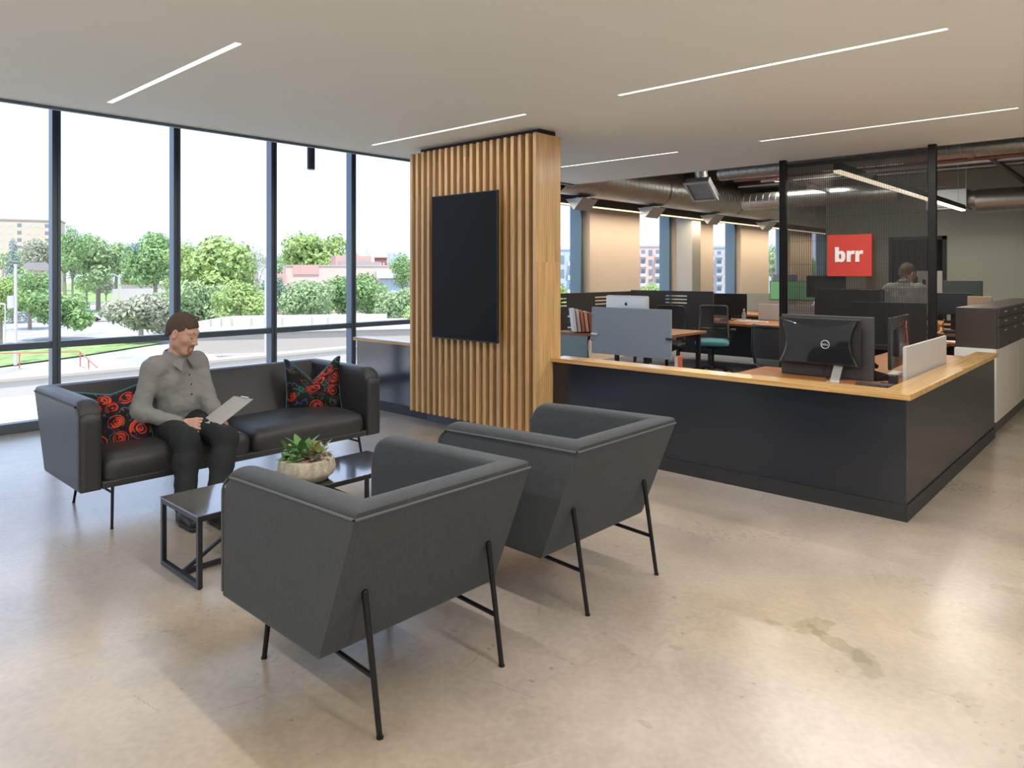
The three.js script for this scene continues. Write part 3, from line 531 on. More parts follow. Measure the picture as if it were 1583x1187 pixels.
for (const a of [
  ['conifer', 'blue green conifer beside the far apartment block', 20, 108, 372, 500, 24, 'cone', 'blue', 2400],
  ['tree', 'pale olive tree in front of the far apartment block', 58, 150, 365, 470, 26, 'round', 'olive', 2200],
  ['tree', 'dusty green tree low behind the utility pole', 46, 95, 418, 500, 34, 'round', 'green', 2200],
  ['shrub', 'bright green bush at the edge of the first pane', 2, 74, 425, 535, 26, 'shrub', 'bright', 2000],
  ['tree', 'round street tree behind the first mullion', 86, 80, 452, 528, 44, 'round', 'green', 3600],
  ['tree', 'tall narrow tree in the second pane', 112, 128, 346, 470, 22, 'round', 'green', 2400],
  ['tree', 'broad pale green tree in the second pane', 152, 140, 364, 470, 42, 'round', 'mint', 3200],
  ['tree', 'dark green tree beside the small house', 208, 150, 372, 465, 24, 'round', 'dark', 1800],
  ['tree', 'lush green tree left of the second mullion', 240, 122, 358, 480, 40, 'round', 'green', 3600],
  ['tree', 'small round tree behind the grass verge', 134, 172, 418, 468, 20, 'round', 'green', 1600],
  ['tree', 'small yellow green tree beside the grass verge', 164, 148, 428, 465, 14, 'round', 'olive', 1200],
  ['tree', 'small pointed tree before the street sign', 198, 150, 420, 458, 13, 'round', 'bright', 1200],
  ['shrub', 'pale flowering shrub behind the seated person', 218, 76, 455, 530, 50, 'shrub', 'olive', 3600],
  ['shrub', 'green shrub beside the flowering shrub', 262, 88, 448, 515, 26, 'shrub', 'mint', 2200],
  ['tree', 'big bright green tree in the third pane', 332, 84, 362, 520, 56, 'round', 'bright', 5200],
  ['tree', 'leafy tree just right of the second mullion', 286, 98, 370, 520, 28, 'round', 'bright', 2800],
  ['shrub', 'mint green bushes under the bright tree', 310, 70, 440, 515, 42, 'shrub', 'mint', 3200],
  ['shrub', 'yellow green bush beside the white pole', 374, 64, 432, 512, 36, 'shrub', 'bright', 3000],
  ['tree', 'sparse grey tree in spring leaf by the third mullion', 398, 125, 370, 470, 28, 'sparse', 'grey', 900],
  ['tree', 'green tree behind the pink brick building', 484, 168, 362, 450, 44, 'round', 'bright', 3800],
  ['tree', 'small green tree on the brick building skyline', 540, 192, 384, 440, 16, 'round', 'green', 1200],
  ['tree', 'dark tree beside the third mullion', 426, 90, 425, 510, 22, 'round', 'dark', 2000],
  ['tree', 'leafy tree in front of the pink brick wall', 478, 74, 432, 512, 40, 'round', 'mint', 3400],
  ['tree', 'dark green tree left of the fourth mullion', 530, 84, 428, 512, 32, 'round', 'green', 3000],
  ['tree', 'green tree right of the fourth mullion', 568, 80, 420, 512, 34, 'round', 'green', 3200],
  ['tree', 'green tree beside the slatted column at street level', 612, 72, 450, 515, 34, 'round', 'mint', 3000],
  ['tree', 'tall green tree near the slatted column', 626, 110, 388, 470, 22, 'round', 'green', 2200],
  ['shrub', 'green bush low against the glass beside the column', 640, 58, 470, 560, 30, 'shrub', 'bright', 2000],
  ['tree', 'young tree by the parking garage', 871, 105, 440, 500, 12, 'round', 'bright', 1400],
  ['tree', 'young green tree by the white apartments', 1008, 100, 436, 500, 24, 'round', 'bright', 2400],
  ['tree', 'hazy green tree seen through the last windows', 1196, 150, 376, 450, 26, 'round', 'mint', 1800],
  ['tree', 'green tree seen through the mesh screen', 1256, 120, 395, 470, 20, 'round', 'green', 1800],
]) tree(...a);
let farRow = 0;
for (const [px, top, w] of [[40, 388, 40], [100, 372, 34], [180, 380, 44], [230, 384, 30], [262, 386, 34], [365, 392, 36], [440, 394, 34], [520, 396, 30], [610, 402, 26], [655, 404, 26], [980, 412, 30], [1110, 412, 30], [1200, 405, 34], [1262, 404, 30]]) tree('tree', 'hazy pale tree in the farthest row on the skyline', px, 205 + 32 * (farRow++ % 3), top, 440, w * 0.85, 'round', 'mint', 1300, 'farthest row of trees');
// buildings: boxes facing the viewer, each with its own windows
function building(name, label, px, d, turn = 0) { const [x, z] = out(px, d); return thing(name, label, 'building', [x, GY, z], YAW - Math.atan2((px - 791.5), FOCAL) + turn); }
const Wpx = (w, d) => w * d / FOCAL;
{
  const d = 280, b = building('apartment_block', 'long pale pink apartment block far off beyond the trees', 30, d, -0.15), w = Wpx(108, d), top = heightAt(341, d) - GY;
  mesh('wall', bx(-w / 2, w / 2, 0, top, -14, 0), om.brickLight, b); mesh('roof_edge', bx(-w / 2 - 0.3, w / 2 + 0.3, top, top + 0.6, -14.3, 0.3), om.slate, b);
  for (let f = 0; f < 6; f++) for (let i = 0; i < 9; i++) { const x = -w / 2 + 1.6 + i * (w - 3.2) / 8; mesh('window', bx(x - 0.7, x + 0.7, top - 2.5 - f * 2.9, top - 1.1 - f * 2.9, 0, 0.06), i % 3 === 1 ? om.winDark : om.pale, b); }
}
{
  const b = building('brick_building', 'wide pink brick building with stepped flat roofs', 530, 135, 0.12), d = 135, Y = (py) => heightAt(py, d) - GY, X = (p) => Wpx(p - 530, d);
  mesh('wing', bx(X(425), X(446), 0, Y(423), -12, 0.3), om.brickPink, b); mesh('wall', bx(X(446), X(640), 0, Y(411), -14, 0), om.brickLight, b);
  mesh('wing', bx(X(456), X(494), Y(424), Y(409.5), -10, 0.25), om.brickPink, b); mesh('coping', bx(X(446), X(640), Y(411), Y(410), -14, 0.2), om.pale, b);
  mesh('penthouse', bx(X(522), X(578), Y(411), Y(394.5), -12, -3), om.brickPink, b); mesh('penthouse_roof', bx(X(527), X(590), Y(411), Y(404), -11, -2), om.slate, b);
  mesh('glazing_band', bx(X(588), X(640), Y(452), Y(432), 0, 0.1), om.blueGrey, b); for (let i = 0; i < 6; i++) mesh('mullion', bx(X(588 + i * 9), X(589.2 + i * 9), Y(452), Y(432), 0.1, 0.2), om.pale, b);
  mesh('canopy', bx(X(580), X(640), Y(430), Y(420), 0, 1.2), om.pale, b); mesh('window_band', bx(X(488), X(520), Y(442), Y(436), 0, 0.1), om.slate, b);
  mesh('mast', bx(X(573.6), X(574.6), Y(396), Y(381), -6, -5.8), om.slate, b);
  const r = building('red_brick_house', 'narrow dark red brick building on the skyline', 589, 170), e = 170, YY = (py) => heightAt(py, e) - GY;
  mesh('wall', bx(-Wpx(10, e), Wpx(9, e), 0, YY(398.5), -10, 0), om.brickRed, r); mesh('cornice', bx(-Wpx(11, e), Wpx(10, e), YY(398.5), YY(397), -10, 0.3), om.brickPink, r);
  for (const py of [406, 416]) for (const q of [-6, -1.5, 3]) mesh('window', bx(Wpx(q, e), Wpx(q + 2.4, e), YY(py + 4), YY(py), 0, 0.1), om.pale, r);
  const g = building('grey_tower', 'slim grey blue building beside the red brick one', 605, 190), h = 190, YG = (py) => heightAt(py, h) - GY;
  mesh('wall', bx(-Wpx(6, h), Wpx(7, h), 0, YG(391), -8, 0), om.blueGrey, g); mesh('window', bx(-Wpx(2, h), Wpx(2.5, h), YG(420), YG(393), 0, 0.1), om.pale, g);
}
{ // low building across the car park with a wide fascia
  const d = 44, b = building('low_shop_building', 'low building with a wide beige fascia across the car park', 470, d, 0.02), Y = (py) => heightAt(py, d) - GY, X = (p) => Wpx(p - 470, d);
  mesh('roof', bx(X(300), X(662), Y(512), Y(509), -9, 0.2), om.roofwhite, b);
  const arc = []; for (let i = 0; i <= 12; i++) { const f = i / 12; arc.push([X(280 + 100 * f), Y(506 - 14 * Math.sin(f * Math.PI / 2))]); }
  mesh('parapet', moved(poly([[X(280), Y(512)], [X(610), Y(512)], [X(610), Y(493)], ...arc.reverse()], 0.3), 0, 0, -4), om.roofwhite, b);
  for (const p of [326, 342, 358, 388, 436, 484, 510]) mesh('parapet_rib', bx(X(p), X(p + 1.6), Y(510), Y(496), -3.84, -3.7), om.concrete, b);
  mesh('fascia', bx(X(292), X(662), Y(543), Y(510), -9, 0), om.concrete, b); mesh('fascia_line', bx(X(292), X(662), Y(546), Y(543), -9, 0.15), om.pale, b);
  mesh('wall', bx(X(296), X(660), 0, Y(546), -8.6, -0.8), om.pale, b);
  for (let i = 0; i < 14; i++) mesh('shop_window', bx(X(300 + i * 25), X(318 + i * 25), 0.4, Y(549), -0.8, -0.7), i % 4 === 1 ? om.brickPink : om.winDark, b);
  const r = thing('lean_to_roof', 'white sloping roof corner below the sofa back', 'roof', [out(325, 36)[0], GY, out(325, 36)[1]], YAW + 0.3);
  mesh('sheet', moved(poly([[-3.2, 0], [1.6, 0], [-1.2, 0.95], [-3.2, 0.95]], 3), 0, 2.6, 0), om.roofwhite, r); mesh('wall', bx(-3.1, 1.2, 0, 2.6, -1.4, 1.4), om.pale, r);
}
{ // house between the trees
  const d = 160, h = building('house', 'small house with a pink gable roof among the trees', 212, d), Y = (py) => heightAt(py, d) - GY, w = Wpx(11, d);
  mesh('wall', bx(-w, w, 0, Y(420), -8, 0), om.slate, h); mesh('roof', moved(poly([[-w - 0.5, 0], [w + 0.5, 0], [w * 0.6, Y(403) - Y(420)], [-w * 0.6, Y(403) - Y(420)]], 9), 0, Y(420), -4), om.brickLight, h);
  const s = building('bungalow', 'pale bungalow behind the utility pole', 62, 134), Z = (py) => heightAt(py, 134) - GY;
  mesh('wall', bx(-3, 2, 0, Z(418), -6, 0), om.brickLight, s); mesh('roof', moved(poly([[-3.6, 0], [2.6, 0], [1, 1.5], [-2, 1.5]], 7), 0, Z(418), -3), om.slate, s);
  const wl = building('retaining_wall', 'pale concrete wall with a fence along the street', 232, 140), Q = (py) => heightAt(py, 140) - GY;
  mesh('wall', bx(-6.5, 5, 0, Q(446), -0.5, 0), om.pale, wl); mesh('fence', bx(-5, 5, Q(446), Q(440), -0.3, -0.2), om.slate, wl);
}
// car, poles, railing
{
  const d = 112, [x, z] = out(166, d), c = thing('car', 'white car parked in the street beyond the windows', 'car', [x, GY, z], YAW + 0.35);
  const body = poly([[-2.2, 0.35], [2.2, 0.35], [2.25, 0.8], [1.5, 0.95], [0.7, 1.45], [-1.0, 1.45], [-1.6, 1.0], [-2.2, 0.9]], 1.75, 0.08); mesh('body', body, mat.white, c);
  mesh('window', poly([[1.3, 0.97], [0.65, 1.38], [-0.95, 1.38], [-1.4, 1.0]], 1.79), om.winDark, c);
  for (const sx of [-1.35, 1.35]) for (const sz of [-0.8, 0.8]) { const w = new THREE.CylinderGeometry(0.33, 0.33, 0.22, 16); w.rotateX(Math.PI / 2); mesh('wheel', moved(w, sx, 0.33, sz), mat.black, c); }
  const pole = (name, label, px, dd, topPy, r, arms) => { const [a, b] = out(px, dd), p = thing(name, label, 'pole', [a, GY, b], YAW), h = heightAt(topPy, dd) - GY; mesh('post', rod(V(0, 0, 0), V(0, h, 0), r, r * 0.8, 10), om.pale, p); arms?.(p, h); };
  pole('lamp_post', 'slim white lamp post in front of the low building', 411, 38, 416, 0.09);
  pole('utility_pole', 'grey utility pole with a transformer in the first pane', 24, 58, 408, 0.14, (p, h) => { mesh('crossarm', bc(0, h - 0.9, 0, 1.4, 0.12, 0.12), om.slate, p); mesh('transformer', cyl(-0.28, h - 3.6, h - 2.6, 0.1, 0.28), om.pale, p); });
  pole('street_light', 'curved street light standing by the crossing', 183, 130, 428, 0.12, (p, h) => { mesh('arm', tube([[0, h, 0], [-0.8, h + 0.5, 0], [-1.6, h + 0.4, 0]], 0.08, 10), om.pale, p); mesh('sign', bc(0.15, h - 4.2, 0.1, 0.5, 0.9, 0.1), M(lin(0.85, 0.5, 0.05), 0.6), p); });
  pole('car_park_light', 'white hooked light at the very edge of the first pane', 8, 70, 470, 0.08, (p, h) => mesh('arm', bar(V(0, h, 0), V(-1.2, h + 0.1, 0), 0.14, 0.14), om.pale, p));
  const R = thing('railing', 'thin red handrail beside the car park ramp', 'railing'), red = M(lin(0.55, 0.16, 0.11), 0.6), pts = [[-40, 56, 1.2], [30, 56, 1.2], [124, 57, 1.2], [165, 50, 0.2]].map(([p, dd, h]) => { const [a, b] = out(p, dd); return V(a, GY + h, b); });
  for (let i = 0; i < 3; i++) mesh('handrail', rod(pts[i], pts[i + 1], 0.045), red, R);
  for (const [p, dd, h] of [[-40, 56, 1.2], [30, 56, 1.2], [78, 56.5, 1.2], [124, 57, 1.2], [137, 54.6, 0.9], [150, 52.4, 0.6]]) { const [a, b] = out(p, dd); mesh('post', rod(V(a, GY, b), V(a, GY + h, b), 0.05), red, R); }
}
// town seen through the office windows
function flats(name, label, px, d, wpx, topPy, floors, cols, wallM, trimM, balcony) {
  const b = building(name, label, px, d), w = Wpx(wpx, d), top = heightAt(topPy, d) - GY, fh = top / (floors + 0.4);
  mesh('wall', bx(-w / 2, w / 2, 0, top, -16, 0), wallM, b); mesh('parapet', bx(-w / 2 - 0.2, w / 2 + 0.2, top, top + 0.5, -16.2, 0.2), trimM, b);
  for (let f = 0; f < floors; f++) for (let i = 0; i < cols; i++) {
    const x = -w / 2 + w * (i + 0.5) / cols, y = 0.5 + f * fh, ww = w / cols * 0.52; mesh('window', bx(x - ww / 2, x + ww / 2, y + fh * 0.22, y + fh * 0.8, 0, 0.08), om.winDark, b);
    if (balcony && i % 2 === 0) mesh('balcony', bx(x - ww * 0.8, x + ww * 0.8, y + fh * 0.05, y + fh * 0.38, 0, 1.3), trimM, b);
  }
}
flats('parking_garage', 'parking garage with long white decks seen past the column', 868, 140, 50, 386, 4, 3, om.blueGrey, om.pale, true);
flats('apartments', 'pale apartment house with balconies in the second office window', 1000, 150, 66, 381, 6, 6, om.brickLight, om.pale, true);
flats('apartments', 'white apartment house with blue glass in the third office window', 1112, 165, 56, 383, 6, 5, om.pale, om.blueGrey, true);
flats('office_slab', 'low pale block below the last office window', 1195, 190, 60, 424, 2, 5, om.pale, om.concrete, false);

// ---------------------------------------------------------------- office furniture
const font = await new FontLoader().loadAsync('fonts/droid/droid_sans_bold.typeface.json');
function letters(s, size, depth) { const g = new TextGeometry(s, { font, size, depth, curveSegments: 5, bevelEnabled: true, bevelSize: size * 0.035, bevelThickness: 0.001, bevelSegments: 1 }); g.computeBoundingBox(); const b = g.boundingBox; g.translate(-(b.min.x + b.max.x) / 2, -(b.min.y + b.max.y) / 2, 0); return flat(g); }
function desk(label, x0, x1, z0, z1, opts = {}) {   // limits in the room
  const cx = (x0 + x1) / 2, cz = (z0 + z1) / 2, t = thing('desk', label, 'desk', [cx, 0, cz]), w = x1 - x0, d = z1 - z0, h = opts.h ?? 0.735;
  mesh('worktop', bc(0, h - 0.0175, 0, w, 0.035, d, 0.004, true), mat.desk, t);
  for (const sx of [-1, 1]) for (const sz of [-1, 1]) mesh('leg', bc(sx * (w / 2 - 0.08), (h - 0.035) / 2, sz * (d / 2 - 0.08), 0.05, h - 0.035, 0.05), mat.black, t);
  mesh('apron', [bc(0, h - 0.065, d / 2 - 0.08, w - 0.2, 0.05, 0.03), bc(0, h - 0.065, -d / 2 + 0.08, w - 0.2, 0.05, 0.03)], mat.black, t);
  if (opts.modesty) mesh('modesty_panel', bx(opts.modesty[0] - cx, opts.modesty[1] - cx, opts.modesty[2], h - 0.035, d / 2 - 0.03, d / 2), opts.panelMat ?? mat.grey, t);
  if (opts.back) mesh('modesty_panel', bc(0, 0.4, -d / 2 + 0.04, w - 0.12, 0.58, 0.02), mat.black, t);
  return t;
}
function panel(name, label, x0, x1, y0, y1, z0, z1, m, cat = 'screen') { const t = thing(name, label, cat, [(x0 + x1) / 2, y0, (z0 + z1) / 2]); const w = x1 - x0, d = z1 - z0; mesh('board', bc(0, (y1 - y0) / 2, 0, w, y1 - y0, d, 0.006), m, t); return t; }
function monitor(label, x, z, turn, w, h, y0, base, opts = {}) {   // screen faces local +z
  const t = thing('monitor', label, 'monitor', [x, base, z], turn, opts.group), y = y0 - base;
  mesh('housing', [bc(0, y + h / 2, 0, w, h, 0.022, 0.005), bc(0, y + h / 2, -0.02, w * 0.55, h * 0.55, 0.03, 0.01)], opts.body ?? mat.black, t);
  mesh('screen', bc(0, y + h / 2 + 0.003, 0.0115, w - 0.02, h - 0.026, 0.003), opts.screen ?? mat.blackGloss, t);
  mesh('stand_neck', bx(-0.03, 0.03, 0.01, y + h * 0.4, -0.065, -0.035), opts.stand ?? mat.black, t);
  mesh('stand_foot', bc(0, 0.006, -0.03, 0.22, 0.012, 0.18, 0.004), opts.stand ?? mat.black, t);
  return t;
}
const meshFabric = M(lin(0.03, 0.03, 0.033), 0.8, 0, { transparent: true, opacity: 0.72, side: THREE.DoubleSide });
function officeChair(label, x, z, turn, seatM = mat.black, frameM = mat.darkGrey, arms = true, backTop = 1.03) {   // sitter faces local +z
  const t = thing('office_chair', label, 'chair', [x, 0.008, z], turn, 'mesh back office chairs');
  const spokes = mesh('star_base', [0, 1, 2, 3, 4].map((k) => { const a = k * 1.2566 + 0.3; return rod(V(0, 0.11, 0), V(Math.cos(a) * 0.29, 0.075, Math.sin(a) * 0.29), 0.024, 0.014, 8); }).concat([cyl(0, 0.07, 0.14, 0, 0.04)]), mat.black, t);
  for (let k = 0; k < 5; k++) { const a = k * 1.2566 + 0.3, g = new THREE.CylinderGeometry(0.028, 0.028, 0.04, 12); g.rotateZ(Math.PI / 2); g.rotateY(-a); mesh('caster', moved(g, Math.cos(a) * 0.29, 0.028, Math.sin(a) * 0.29), mat.black, t); }
  mesh('gas_lift', cyl(0, 0.13, 0.38, 0, 0.022), mat.blackMetal, t);
  mesh('mechanism', bc(0, 0.4, -0.02, 0.2, 0.05, 0.26, 0.015), mat.black, t);
  mesh('seat', moved(cushionGeo(0.48, 0.085, 0.46, 0.015, 6), 0, 0.465, 0.03), seatM, t);
  const by = 0.52, bh = backTop - by, n = 8, bend = (u, v) => V((u - 0.5) * (0.44 - 0.05 * v), by + v * bh, -0.2 - 0.05 * Math.sin(v * 2.6) - 0.07 * v + 0.09 * (2 * u - 1) ** 2);
  const pos = [], idx = []; for (let j = 0; j <= n; j++) for (let i = 0; i <= n; i++) { const p = bend(i / n, j / n); pos.push(p.x, p.y, p.z); } for (let j = 0; j < n; j++) for (let i = 0; i < n; i++) { const a = j * (n + 1) + i; idx.push(a, a + 1, a + n + 2, a, a + n + 2, a + n + 1); }
  const g = new THREE.BufferGeometry(); g.setAttribute('position', new THREE.Float32BufferAttribute(pos, 3)); g.setIndex(idx); g.computeVertexNormals(); mesh('back_mesh', g, meshFabric, t);
  const fr = []; for (let k = 0; k <= 6; k++) fr.push(bend(0, k / 6)); for (let k = 1; k < 6; k++) fr.push(bend(k / 6, 1).add(V(0, 0.008, 0))); for (let k = 6; k >= 0; k--) fr.push(bend(1, k / 6)); for (let k = 5; k >= 1; k--) fr.push(bend(k / 6, 0).add(V(0, -0.015, -0.01)));
  mesh('back_frame', tube(fr, 0.014, 90, 6, true), frameM, t);
  mesh('spine', [tube([[-0.12, 0.56, -0.23], [-0.06, 0.47, -0.24], [0, 0.42, -0.14]], 0.02, 12), tube([[0.12, 0.56, -0.23], [0.06, 0.47, -0.24], [0, 0.42, -0.14]], 0.02, 12)], frameM, t);
  mesh('lumbar_bar', tube([bend(0.05, 0.3), bend(0.5, 0.28).add(V(0, 0, -0.015)), bend(0.95, 0.3)], 0.012, 12), frameM, t);
  if (arms) for (const s of [-1, 1]) { const a = mesh('armrest', bc(s * 0.29, 0.66, 0.02, 0.08, 0.03, 0.24, 0.012), mat.black, t); mesh('armrest_post', bar(V(s * 0.29, 0.65, 0.0), V(s * 0.22, 0.41, 0), 0.04, 0.025), mat.black, a); }
  return t;
}
// --- workstation right behind the low wall
desk('corner desk top behind the low wall, carrying phone and monitors', -2.45, -1.33, -5.76, -4.99);
desk('desk beside the pale screen, running back along the low wall', -2.0, -1.335, -7.7, -5.78);
panel('desk_divider', 'dark grey upright panel behind the glossy monitor', -2.19, -1.53, 0.735, 1.19, -5.49, -5.455, mat.darkGrey);
{
  const t = thing('monitor', 'glossy black monitor seen from the back on the corner desk', 'monitor', [-1.885, 0.735, -5.37]);
  mesh('screen_frame', bc(0, 0.265, -0.02, 0.585, 0.345, 0.018, 0.006), mat.black, t);
  const sh = [], w = 0.285, h0 = 0.1, h1 = 0.432; const side = (x0, y0, x1, y1, sx, sy) => { for (let k = 0; k < 10; k++) { const f = k / 10, s = Math.sin(f * Math.PI); sh.push([x0 + (x1 - x0) * f + sx * s, y0 + (y1 - y0) * f + sy * s]); } };
  side(-w, h0, w, h0, 0, 0.005); side(w, h0, w * 0.97, h1, -0.05, 0); side(w * 0.97, h1, -w * 0.97, h1, 0, -0.05); side(-w * 0.97, h1, -w, h0, 0.05, 0);
  const hump = poly(sh, 0.03, 0.011); mesh('glossy_back', moved(hump, 0, 0, 0.003), M(lin(0.012, 0.014, 0.017), 0.06, 0, { clearcoat: 1, clearcoatRoughness: 0.03 }), t);
  const ring = flat(new THREE.TorusGeometry(0.029, 0.0032, 8, 32)); mesh('emblem', [moved(ring, 0.058, 0.252, 0.0195), moved(letters('DELL', 0.014, 0.002), 0.058, 0.252, 0.0185)], mat.silver, t);
  const st = [bar(V(0.145, 0.1, 0.0), V(0.165, 0.012, 0.14), 0.06, 0.012)]; mesh('stand', st, mat.silver, t); mesh('stand_foot', bc(0.16, 0.005, 0.12, 0.09, 0.01, 0.1, 0.003), mat.silver, t);
  mesh('cable', [tube([[0.09, 0.11, -0.03], [0.1, 0.04, -0.01], [0.13, 0.01, 0.06], [0.2, 0.006, 0.09]], 0.004, 20), tube([[0.05, 0.1, -0.03], [0.03, 0.03, -0.03], [0.08, 0.005, 0.02]], 0.004, 20)], mat.black, t);
}
{
  const t = monitor('black monitor turned sideways next to the pale screen', -1.5, -5.99, -Math.PI / 2 + 0.06, 0.66, 0.38, 0.8, 0.735, { stand: mat.silver, body: M(lin(0.035, 0.036, 0.04), 0.18) });
  mesh('cable', tube([[-0.18, 0.4, -0.018], [-0.1, 0.36, -0.03], [-0.06, 0.26, -0.045], [-0.05, 0.1, -0.05], [-0.04, 0.006, -0.05]], 0.004, 20), M(lin(0.5, 0.05, 0.03), 0.5), t);
}
panel('privacy_screen', 'pale grey privacy screen standing on the wood cap side desk', -1.345, -1.322, 0.735, 0.995, -6.69, -5.46, mat.paleGrey);
{
  const p = thing('telephone', 'black desk telephone on the corner desk', 'telephone', [-1.56, 0.735, -5.62], -0.5);
  mesh('body', moved(poly([[-0.1, 0], [0.1, 0], [0.1, 0.02], [-0.1, 0.075]], 0.2, 0.004).rotateY(Math.PI / 2), 0, 0, 0), mat.black, p); mesh('handset', tube([[-0.08, 0.075, -0.09], [-0.08, 0.105, -0.03], [-0.08, 0.1, 0.05], [-0.08, 0.05, 0.1]], 0.018, 16, 8), mat.black, p);
  const k = thing('keyboard', 'black keyboard beside the telephone', 'keyboard', [-1.45, 0.735, -5.22], 0.25); mesh('case', bc(0, 0.008, 0, 0.25, 0.016, 0.13, 0.004), mat.black, k); mesh('keys', Array.from({ length: 48 }, (_, i) => bc(-0.11 + (i % 12) * 0.02, 0.018, -0.042 + Math.floor(i / 12) * 0.028, 0.016, 0.006, 0.022)), mat.darkGrey, k);
  const q = thing('pen', 'dark marker pen lying at the desk edge', 'pen', [-1.62, 0.741, -5.08], 0.2); mesh('barrel', rod(V(-0.06, 0, 0), V(0.05, 0, 0), 0.006), mat.black, q); mesh('cap', rod(V(0.05, 0, 0), V(0.085, 0, 0), 0.0065), mat.darkGrey, q);
  const c = thing('cable', 'black power cable coiled beside the pale screen', 'cable', [-1.42, 0.739, -5.43]); mesh('cord', tube([[-0.1, 0, -0.06], [-0.04, 0.05, -0.02], [0.02, 0.045, 0], [0.02, 0.006, 0.02], [-0.05, 0.004, 0.03]], 0.004, 24), mat.black, c); mesh('adapter', bc(0.03, 0.03, 0.02, 0.05, 0.06, 0.06, 0.006), mat.black, c);
}
officeChair('black mesh chair just left of the glossy monitor', -2.5, -6.35, 2.7, mat.black, mat.black, false, 1.02);

// --- desk row with the big grey panel
desk('desk with wood top behind the big grey panel', -5.98, -4.52, -8.75, -7.3, { modesty: [-5.97, -5.42, 0.16], panelMat: M(lin(0.25, 0.33, 0.32), 0.5) });
{
  const t = panel('modesty_screen', 'big blue grey board clamped to the front of the desk', -5.29, -4.17, 0.51, 1.085, -7.24, -7.215, mat.grey, 'screen');
  mesh('clamp', [bc(-0.51, 0.24, 0.02, 0.1, 0.025, 0.02, 0.003), bx(-0.55, -0.53, 0.195, 0.215, -0.071, -0.012)], mat.silver, t); mesh('clamp', [bc(0.545, 0.24, 0.02, 0.09, 0.025, 0.02, 0.003), bx(0.15, 0.17, 0.195, 0.215, -0.071, -0.012)], mat.darkGrey, t);
  const m = thing('computer', 'white all in one computer, its back above the grey board', 'computer', [-4.96, 0.735, -7.52]);
  mesh('body', bc(0, 0.29, 0.005, 0.62, 0.4, 0.05, 0.022), M(lin(0.8, 0.81, 0.82), 0.3, 0.25), m);
  mesh('stand', [bc(0, 0.06, 0.03, 0.18, 0.1, 0.01), bc(0, 0.005, 0, 0.2, 0.01, 0.17)], mat.silver, m);
  const ap = new THREE.Shape(); ap.moveTo(0, 0.013); ap.bezierCurveTo(0.006, 0.019, 0.016, 0.018, 0.0195, 0.012); ap.bezierCurveTo(0.012, 0.008, 0.012, -0.002, 0.021, -0.006); ap.bezierCurveTo(0.016, -0.018, 0.010, -0.022, 0.004, -0.019); ap.bezierCurveTo(0.001, -0.0175, -0.001, -0.0175, -0.004, -0.019); ap.bezierCurveTo(-0.014, -0.023, -0.026, -0.002, -0.02, 0.009); ap.bezierCurveTo(-0.016, 0.018, -0.006, 0.018, 0, 0.013);
  const lf = new THREE.Shape(); lf.moveTo(0, 0.016); lf.bezierCurveTo(0, 0.024, 0.004, 0.029, 0.01, 0.03); lf.bezierCurveTo(0.010, 0.022, 0.006, 0.017, 0, 0.016);
  mesh('emblem', [ap, lf].map((s) => moved(flat(new THREE.ExtrudeGeometry(s, { depth: 0.002, bevelEnabled: false })), 0.0, 0.385, 0.0295)), mat.black, m);
  // upright books and folders in a wire rack
  const cols = [[0.8, 0.8, 0.8], [0.72, 0.66, 0.6], [0.6, 0.2, 0.13], [0.7, 0.45, 0.3], [0.45, 0.12, 0.1], [0.75, 0.6, 0.4], [0.78, 0.7, 0.55], [0.7, 0.5, 0.35]], nm = ['white folder, first in the row on the desk', 'cream book beside the white folder', 'dark red book in the desk row', 'salmon book in the desk row', 'deep maroon book in the desk row', 'tan book in the desk row', 'pale yellow book in the desk row', 'light brown book at the end of the desk row'];
  const rk = thing('book_rack', 'dark wire rack holding books on the desk', 'rack', [-5.52, 0.735, -7.48], 0.85); mesh('tray', [bc(0, 0.01, 0, 0.42, 0.008, 0.2), bc(-0.2, 0.06, 0, 0.006, 0.1, 0.2)], mat.black, rk);
  cols.forEach((c, i) => { const b = thing('book', nm[i], 'book', [-5.52 - 0.13 + i * 0.033, 0.752, -7.48 + 0.15 - i * 0.04], 0.85, 'books and folders on the desk'); const h = 0.3 - i * 0.013; const cover = M(lin(...c), 0.6); b.rotation.z = 0.12; mesh('cover', [bc(-0.017, h / 2, 0, 0.003, h, 0.2), bc(0.017, h / 2, 0, 0.003, h, 0.2), bc(0, h / 2, 0.1, 0.034, h, 0.004)], cover, b); mesh('pages', bc(0, h / 2, -0.002, 0.031, h - 0.012, 0.19), mat.paper, b); });
  mesh('cable', tube([[-0.57, 0.2, 0.0], [-0.59, 0.1, 0.03], [-0.58, 0.0, 0.03], [-0.54, -0.11, 0.03], [-0.43, -0.13, 0.0]], 0.007, 24), mat.white, t);
  const ob = thing('folder', 'small orange folder under the desk end', 'folder', [-4.15, 0.4, -7.35]); mesh('cover', bc(0, 0.08, 0, 0.05, 0.13, 0.1, 0.003), M(lin(0.75, 0.15, 0.06), 0.6), ob); mesh('pages', bc(0, 0.08, 0.002, 0.04, 0.12, 0.101), mat.paper, ob);
  mesh('bracket', bx(-0.03, 0.03, -0.4, 0.0, -0.03, 0.03), mat.black, ob);
}
